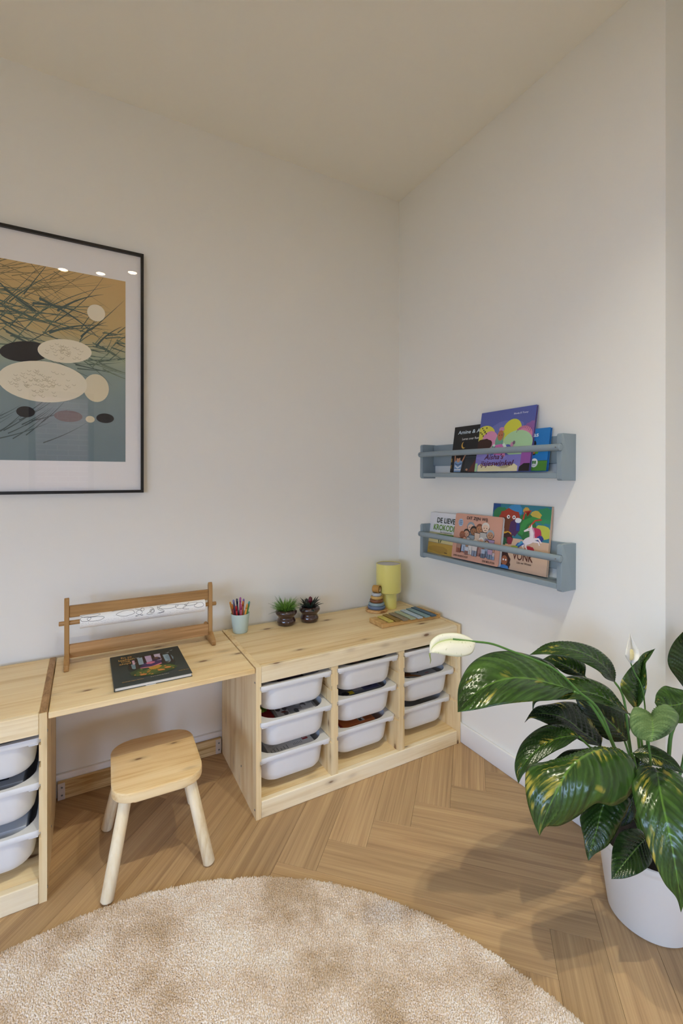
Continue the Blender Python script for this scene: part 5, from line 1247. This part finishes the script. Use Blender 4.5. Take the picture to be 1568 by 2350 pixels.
PETIOLES = [
 ([(-0.203,-1.312,0.298),(-0.266,-1.299,0.471),(-0.299,-1.281,0.549),(-0.328,-1.259,0.601),(-0.352,-1.239,0.618)],0.0055,0.0035),
 ([(-0.145,-1.298,0.268),(-0.150,-1.272,0.448),(-0.149,-1.261,0.534),(-0.149,-1.250,0.574),(-0.156,-1.235,0.598)],0.0040,0.0028),
 ([(-0.124,-1.287,0.254),(-0.093,-1.236,0.388),(-0.119,-1.187,0.513),(-0.173,-1.156,0.588)],0.0035,0.0025),
 ([(-0.172,-1.318,0.302),(-0.168,-1.308,0.447),(-0.173,-1.300,0.515),(-0.182,-1.289,0.539)],0.0040,0.0030),
 ([(-0.164,-1.299,0.264),(-0.156,-1.258,0.344),(-0.168,-1.228,0.393),(-0.192,-1.215,0.416)],0.0035,0.0025),
 ([(-0.192,-1.306,0.279),(-0.258,-1.281,0.413),(-0.310,-1.257,0.470),(-0.339,-1.247,0.499)],0.0038,0.0026),
 ([(-0.227,-1.332,0.303),(-0.280,-1.337,0.418),(-0.309,-1.332,0.485),(-0.337,-1.328,0.509)],0.0040,0.0030),
 ([(-0.211,-1.330,0.278),(-0.279,-1.326,0.367),(-0.343,-1.325,0.398)],0.0030,0.0025),
 ([(-0.178,-1.337,0.242),(-0.216,-1.361,0.276),(-0.257,-1.373,0.289)],0.0030,0.0025),
 ([(-0.194,-1.340,0.278),(-0.222,-1.370,0.385),(-0.269,-1.401,0.479)],0.0035,0.0030),
 ([(-0.140,-1.312,0.252),(-0.156,-1.315,0.400),(-0.181,-1.313,0.523),(-0.187,-1.309,0.559)],0.0035,0.0028),
 ([(-0.187,-1.344,0.289),(-0.239,-1.372,0.458),(-0.265,-1.380,0.531),(-0.271,-1.388,0.604)],0.0028,0.0025),
 ([(-0.157,-1.337,0.263),(-0.114,-1.350,0.407),(-0.100,-1.358,0.512),(-0.067,-1.399,0.598)],0.0065,0.0040),
 ([(-0.125,-1.332,0.248),(-0.051,-1.351,0.364),(-0.011,-1.351,0.472),(-0.007,-1.353,0.579)],0.0050,0.0030),
 ([(-0.177,-1.326,0.286),(-0.197,-1.315,0.413),(-0.206,-1.310,0.450)],0.0030,0.0025),
 ([(-0.140,-1.301,0.268),(-0.098,-1.256,0.350),(-0.093,-1.236,0.413)],0.0030,0.0025),
 ([(-0.156,-1.304,0.264),(-0.146,-1.252,0.350),(-0.168,-1.228,0.383)],0.0030,0.0025),
 ([(-0.214,-1.340,0.297),(-0.230,-1.342,0.360),(-0.250,-1.342,0.406)],0.0030,0.0025),
 ([(-0.169,-1.319,0.226),(-0.187,-1.320,0.242),(-0.200,-1.325,0.260)],0.0030,0.0025),
]
FLOWERS = [
 ([(-0.189,-1.308,0.279),(-0.293,-1.307,0.506),(-0.345,-1.301,0.599),(-0.395,-1.284,0.645),(-0.442,-1.269,0.692),(-0.488,-1.255,0.723),(-0.570,-1.232,0.760),(-0.623,-1.213,0.783),(-0.672,-1.198,0.793),(-0.716,-1.179,0.800)],0.0035,0.0022,[((-0.665,-1.201,0.791),),((-0.683,-1.194,0.796),(-0.679,-1.188,0.803),(-0.688,-1.211,0.772)),((-0.702,-1.185,0.798),(-0.698,-1.177,0.810),(-0.719,-1.205,0.768)),((-0.725,-1.174,0.799),(-0.718,-1.166,0.811),(-0.748,-1.195,0.773)),((-0.748,-1.166,0.794),(-0.743,-1.158,0.808),(-0.768,-1.184,0.778)),((-0.768,-1.167,0.786),(-0.765,-1.156,0.795),(-0.778,-1.178,0.779)),((-0.780,-1.171,0.776),),],None),
 ([(-0.135,-1.315,0.252),(-0.157,-1.320,0.497),(-0.185,-1.328,0.600),(-0.198,-1.326,0.640),(-0.211,-1.319,0.666),(-0.221,-1.313,0.695)],0.0022,0.0016,[((-0.221,-1.313,0.690),),((-0.214,-1.311,0.703),(-0.247,-1.315,0.715),(-0.215,-1.328,0.703)),((-0.208,-1.309,0.719),(-0.247,-1.315,0.727),(-0.204,-1.328,0.719)),((-0.210,-1.308,0.742),(-0.232,-1.312,0.748),(-0.208,-1.320,0.742)),((-0.217,-1.310,0.771),),],((-0.226,-1.316,0.703),(-0.225,-1.316,0.731))),
]
PC = (-0.137, -1.316)
lily = thing('potted_peace_lily', 'large peace lily with glossy leaves in a cream pot at the wall corner', 'plant', (0, 0, 0))
pot_m = plain('cream_pot', '#d8d3ca', 0.5)
bm = B(); add_lathe(bm, [(0.0, 0.0005), (0.094, 0.0005), (0.098, 0.004), (0.1065, 0.065), (0.1135, 0.118), (0.1225, 0.182), (0.1225, 0.186), (0.1245, 0.190), (0.1255, 0.199), (0.1245, 0.204), (0.1215, 0.2055), (0.1185, 0.203), (0.117, 0.190), (0.104, 0.09), (0.0, 0.09)], 72, PC[0], PC[1], cap0=False, cap1=False)
bmesh.ops.remove_doubles(bm, verts=bm.verts[:], dist=1e-6)
obj('pot', bm, pot_m, lily, smooth_angle=35)
bm = B(); add_lathe(bm, [(0.1165, 0.186), (0.08, 0.192), (0.04, 0.190), (0.0, 0.193)], 48, PC[0], PC[1], cap0=False, cap1=False)
bmesh.ops.remove_doubles(bm, verts=bm.verts[:], dist=1e-6)
obj('soil', bm, soil_m, lily)

def leaf_mat(name, dark, mid, light, streak, rough=0.3, spec=0.5, midrib='#6f9a3a'):
    m, nt, p = base_mat(name)
    uv = N(nt, 'ShaderNodeUVMap'); uv.uv_map = 'leaf'
    sp = N(nt, 'ShaderNodeSeparateXYZ'); L(nt, uv, 0, sp, 0)
    oi = N(nt, 'ShaderNodeObjectInfo')
    # |v - 0.5| -> distance from the midrib; veins sweep toward the tip
    sb = N(nt, 'ShaderNodeMath', operation='SUBTRACT'); sb.inputs[1].default_value = 0.5; L(nt, sp, 'Y', sb, 0)
    ab = N(nt, 'ShaderNodeMath', operation='ABSOLUTE'); L(nt, sb, 0, ab, 0)
    ph = N(nt, 'ShaderNodeMath', operation='MULTIPLY_ADD'); ph.inputs[1].default_value = -0.55; L(nt, ab, 0, ph, 0); L(nt, sp, 'X', ph, 2)
    cv = N(nt, 'ShaderNodeCombineXYZ'); 
    s1 = N(nt, 'ShaderNodeMath', operation='MULTIPLY'); s1.inputs[1].default_value = 26.0; L(nt, ph, 0, s1, 0); L(nt, s1, 0, cv, 0)
    s2 = N(nt, 'ShaderNodeMath', operation='MULTIPLY'); s2.inputs[1].default_value = 3.2; L(nt, sp, 'Y', s2, 0); L(nt, s2, 0, cv, 1)
    s3 = N(nt, 'ShaderNodeMath', operation='MULTIPLY'); s3.inputs[1].default_value = 40.0; L(nt, oi, 'Random', s3, 0); L(nt, s3, 0, cv, 2)
    n1 = N(nt, 'ShaderNodeTexNoise'); n1.inputs['Scale'].default_value = 1.0; n1.inputs['Detail'].default_value = 2; L(nt, cv, 0, n1, 'Vector')
    r = ramp(nt, [(0.34, dark), (0.52, mid), (0.70, light)]); L(nt, n1, 'Fac', r, 'Fac')
    last = r
    if streak > 0:
        cv2 = N(nt, 'ShaderNodeCombineXYZ')
        q1 = N(nt, 'ShaderNodeMath', operation='MULTIPLY'); q1.inputs[1].default_value = 5.0; L(nt, sp, 'X', q1, 0); L(nt, q1, 0, cv2, 0)
        q2 = N(nt, 'ShaderNodeMath', operation='MULTIPLY'); q2.inputs[1].default_value = 4.0; L(nt, sp, 'Y', q2, 0); L(nt, q2, 0, cv2, 1); L(nt, s3, 0, cv2, 2)
        n2 = N(nt, 'ShaderNodeTexNoise'); n2.inputs['Scale'].default_value = 0.8; n2.inputs['Detail'].default_value = 1; L(nt, cv2, 0, n2, 'Vector')
        g = ramp(nt, [(0.63-0.06*streak, (0, 0, 0, 1)), (0.72-0.06*streak, (1, 1, 1, 1))]); L(nt, n2, 'Fac', g, 'Fac')
        g2 = ramp(nt, [(0.48, (0, 0, 0, 1)), (0.58, (1, 1, 1, 1))]); L(nt, n1, 'Fac', g2, 'Fac')
        mu = N(nt, 'ShaderNodeMath', operation='MULTIPLY'); L(nt, g, 'Color', mu, 0); L(nt, g2, 'Color', mu, 1)
        mx = N(nt, 'ShaderNodeMix', data_type='RGBA'); mx.inputs[7].default_value = H('#a89a3c')
        L(nt, mu, 0, mx, 0); nt.links.new(r.outputs[0], mx.inputs[6])
        col = mx.outputs[2]
    else: col = r.outputs[0]
    rb = ramp(nt, [(0.006, (0.5, 0.5, 0.5, 1)), (0.020, (0, 0, 0, 1))]); L(nt, ab, 0, rb, 'Fac')
    m2 = N(nt, 'ShaderNodeMix', data_type='RGBA'); m2.inputs[7].default_value = H(midrib)
    nt.links.new(rb.outputs[0], m2.inputs[0]); nt.links.new(col, m2.inputs[6])
    nt.links.new(m2.outputs[2], p.inputs['Base Color'])
    p.inputs['Roughness'].default_value = rough; p.inputs['Specular IOR Level'].default_value = spec
    b = N(nt, 'ShaderNodeBump'); b.inputs['Strength'].default_value = 0.35; b.inputs['Distance'].default_value = 0.0015
    L(nt, n1, 'Fac', b, 'Height'); L(nt, b, 'Normal', p, 'Normal')
    return m
LM = {}
TONES = [('#263c16', '#324e1c', '#436326'), ('#213514', '#2b4419', '#395621'), ('#1b2d13', '#243a17', '#30491d'), ('#1a2812', '#223215', '#2c401b'), ('#526c40', '#627c4d', '#738b5a')]
def surface(st, nu, nv, ripple, bulge, nvein):
    """skin a leaf blade through its stations (midrib, left edge, right edge)"""
    M = [s[0] for s in st]; Lf = [s[1] if len(s) == 3 else s[0] for s in st]; Rt = [s[2] if len(s) == 3 else s[0] for s in st]
    Mc, Lc, Rc = catmull(M, nu), catmull(Lf, nu), catmull(Rt, nu)
    V = np.zeros((nu, nv, 3)); UV = np.zeros((nu, nv, 2))
    half = (nv-1)//2
    for i in range(nu):
        u = i/(nu-1)
        tan = Mc[min(i+1, nu-1)]-Mc[max(i-1, 0)]
        for side, E in ((-1, Lc[i]), (1, Rc[i])):
            d = E-Mc[i]; wd = np.linalg.norm(d)
            nrm = np.cross(tan, d)*side; ln = np.linalg.norm(nrm); nrm = nrm/ln if ln > 1e-9 else np.zeros(3)
            for k in range(half+1):
                f = k/half
                amp = ripple*min(1, wd/0.03)*math.sin(math.pi*min(f*1.1, 1))**0.7 if f > 0 else 0
                ph = 2*math.pi*nvein*(u-0.26*f)
                off = amp*math.sin(ph)+bulge*wd*math.sin(math.pi*f)
                j = half+side*k
                V[i, j] = Mc[i]+d*f+nrm*off; UV[i, j] = (u, 0.5+side*f*0.5)
    return V, UV
def blade_obj(name, st, mat, parent, nu=120, nv=21, ripple=0.0033, bulge=0.10, nvein=15, sign=1, thick=0.0007):
    V, UV = surface(st, nu, nv, ripple*sign, bulge*sign, nvein)
    me = bpy.data.meshes.new(name)
    idx = lambda i, j: i*nv+j
    F = [(idx(i, j), idx(i, j+1), idx(i+1, j+1), idx(i+1, j)) for i in range(nu-1) for j in range(nv-1)]
    me.from_pydata(V.reshape(-1, 3).tolist(), [], F)
    ul = me.uv_layers.new(name='leaf'); uvf = UV.reshape(-1, 2)
    li = np.zeros(len(me.loops), np.int32); me.loops.foreach_get('vertex_index', li)
    ul.data.foreach_set('uv', uvf[li].ravel())
    me.polygons.foreach_set('use_smooth', [True]*len(me.polygons))
    me.materials.append(mat); me.update()
    o = bpy.data.objects.new(name, me); COL.objects.link(o); o.parent = parent
    md = o.modifiers.new('thickness', 'SOLIDIFY'); md.thickness = thick; md.offset = 0
    return o
CAMV = Vector((0, 0, 1))
stem_m = plain('leaf_stem', '#4f7a35', 0.4)
for (tone, streak, st), (pp, r0, r1) in zip(LEAVES, PETIOLES):
    key = (tone, streak)
    if key not in LM: LM[key] = leaf_mat('leaf_%d_%d' % (tone, round(streak*10)), *TONES[tone], streak, rough=0.23 if tone != 4 else 0.5, spec=0.5 if tone != 4 else 0.3)
    mid = st[len(st)//2]
    t = Vector(st[len(st)//2+1][0])-Vector(st[len(st)//2-1][0]); d = Vector(mid[2])-Vector(mid[1])
    n = t.cross(d)
    sg = 1 if n.z > 0 else -1                                         # bulge toward the upper side
    lf = blade_obj('leaf', st, LM[key], lily, sign=sg)
    base = Vector((PC[0]+0.25*(pp[0][0]-PC[0]), PC[1]+0.25*(pp[0][1]-PC[1]), 0.185))
    path = catmull([tuple(base)]+[p for p in pp], 22)
    bm = B(); add_tube(bm, path, [r0+(r1-r0)*i/21 for i in range(22)], 8)
    obj('stem', bm, stem_m, lily)
def spathe_mat(name, c0, c1, edge):
    m, nt, p = base_mat(name)
    uv = N(nt, 'ShaderNodeUVMap'); uv.uv_map = 'leaf'; sp = N(nt, 'ShaderNodeSeparateXYZ'); L(nt, uv, 0, sp, 0)
    sb = N(nt, 'ShaderNodeMath', operation='SUBTRACT'); sb.inputs[1].default_value = 0.5; L(nt, sp, 'Y', sb, 0)
    ab = N(nt, 'ShaderNodeMath', operation='ABSOLUTE'); L(nt, sb, 0, ab, 0)
    r = ramp(nt, [(0.0, edge), (0.06, c1), (0.16, c0), (0.40, c0), (0.5, c1)]); L(nt, ab, 0, r, 'Fac')
    mp = N(nt, 'ShaderNodeMapping'); mp.inputs['Scale'].default_value = (22, 3, 1); L(nt, uv, 0, mp, 0)
    n = N(nt, 'ShaderNodeTexNoise'); n.inputs['Scale'].default_value = 1.5; n.inputs['Detail'].default_value = 4; L(nt, mp, 0, n, 'Vector')
    r2 = ramp(nt, [(0.30, edge), (0.36, (1, 1, 1, 1))]); L(nt, n, 'Fac', r2, 'Fac')
    mx = N(nt, 'ShaderNodeMix', data_type='RGBA', blend_type='MULTIPLY'); mx.inputs[0].default_value = 0.55
    nt.links.new(r.outputs[0], mx.inputs[6]); nt.links.new(r2.outputs[0], mx.inputs[7])
    nt.links.new(mx.outputs[2], p.inputs['Base Color']); p.inputs['Roughness'].default_value = 0.5
    return m
for k, (stp, r0, r1, sp_, sx) in enumerate(FLOWERS):
    base = Vector((PC[0]+0.25*(stp[0][0]-PC[0]), PC[1]+0.25*(stp[0][1]-PC[1]), 0.185))
    path = catmull([tuple(base)]+list(stp), 40)
    bm = B(); add_tube(bm, path, [r0+(r1-r0)*i/39 for i in range(40)], 8)
    obj('flower_stem', bm, stem_m, lily)
    mt = spathe_mat('spathe_old', '#d6d5c8', '#cdd0b4', '#8fa24a') if k == 0 else spathe_mat('spathe_young', '#e2dfd6', '#d8d4c8', '#dfe0cc')
    b_ = blade_obj('bloom', sp_, mt, lily, nu=40, nv=17, ripple=0.0006, bulge=0.12, nvein=16, sign=1 if k == 0 else -1)
    b_['label'] = 'wilting white bloom' if k == 0 else 'small upright white bloom'
    if sx:
        a, b2 = Vector(sx[0]), Vector(sx[1]); bm = B()
        d = (b2-a)
        add_tube(bm, [a, a+d*0.08, a+d*0.3, a+d*0.7, a+d*0.93, b2], [0.003, 0.0062, 0.0072, 0.0066, 0.0045, 0.001], 16)
        g = random.Random(2); u_ = d.normalized(); p1 = u_.orthogonal().normalized(); p2 = u_.cross(p1)
        for i in range(14):
            for j in range(10):
                f = 0.06+0.88*i/13; an = 2*math.pi*(j+0.5*(i % 2))/10; rr_ = 0.0070*math.sin(math.pi*(0.12+0.8*f))**0.5
                c = a+d*f+(p1*math.cos(an)+p2*math.sin(an))*rr_
                bmesh.ops.create_icosphere(bm, subdivisions=1, radius=0.0011, matrix=Matrix.Translation(c))
        obj('spadix', bm, plain('spadix_cream', '#dccf9a', 0.6), lily, label='cream knobbly spadix')
# wilted thread hanging from the old bloom's tip
tipv = Vector(FLOWERS[0][3][-1][0])
bm = B(); add_tube(bm, [tipv, tipv+Vector((0.001, 0, -0.008)), tipv+Vector((0.003, 0, -0.016)), tipv+Vector((0.002, 0, -0.024))], [0.0022, 0.0016, 0.0012, 0.0006], 6)
obj('withered_tip', bm, plain('withered', '#8f9a5a', 0.7), lily)
bpy.context.view_layer.update()
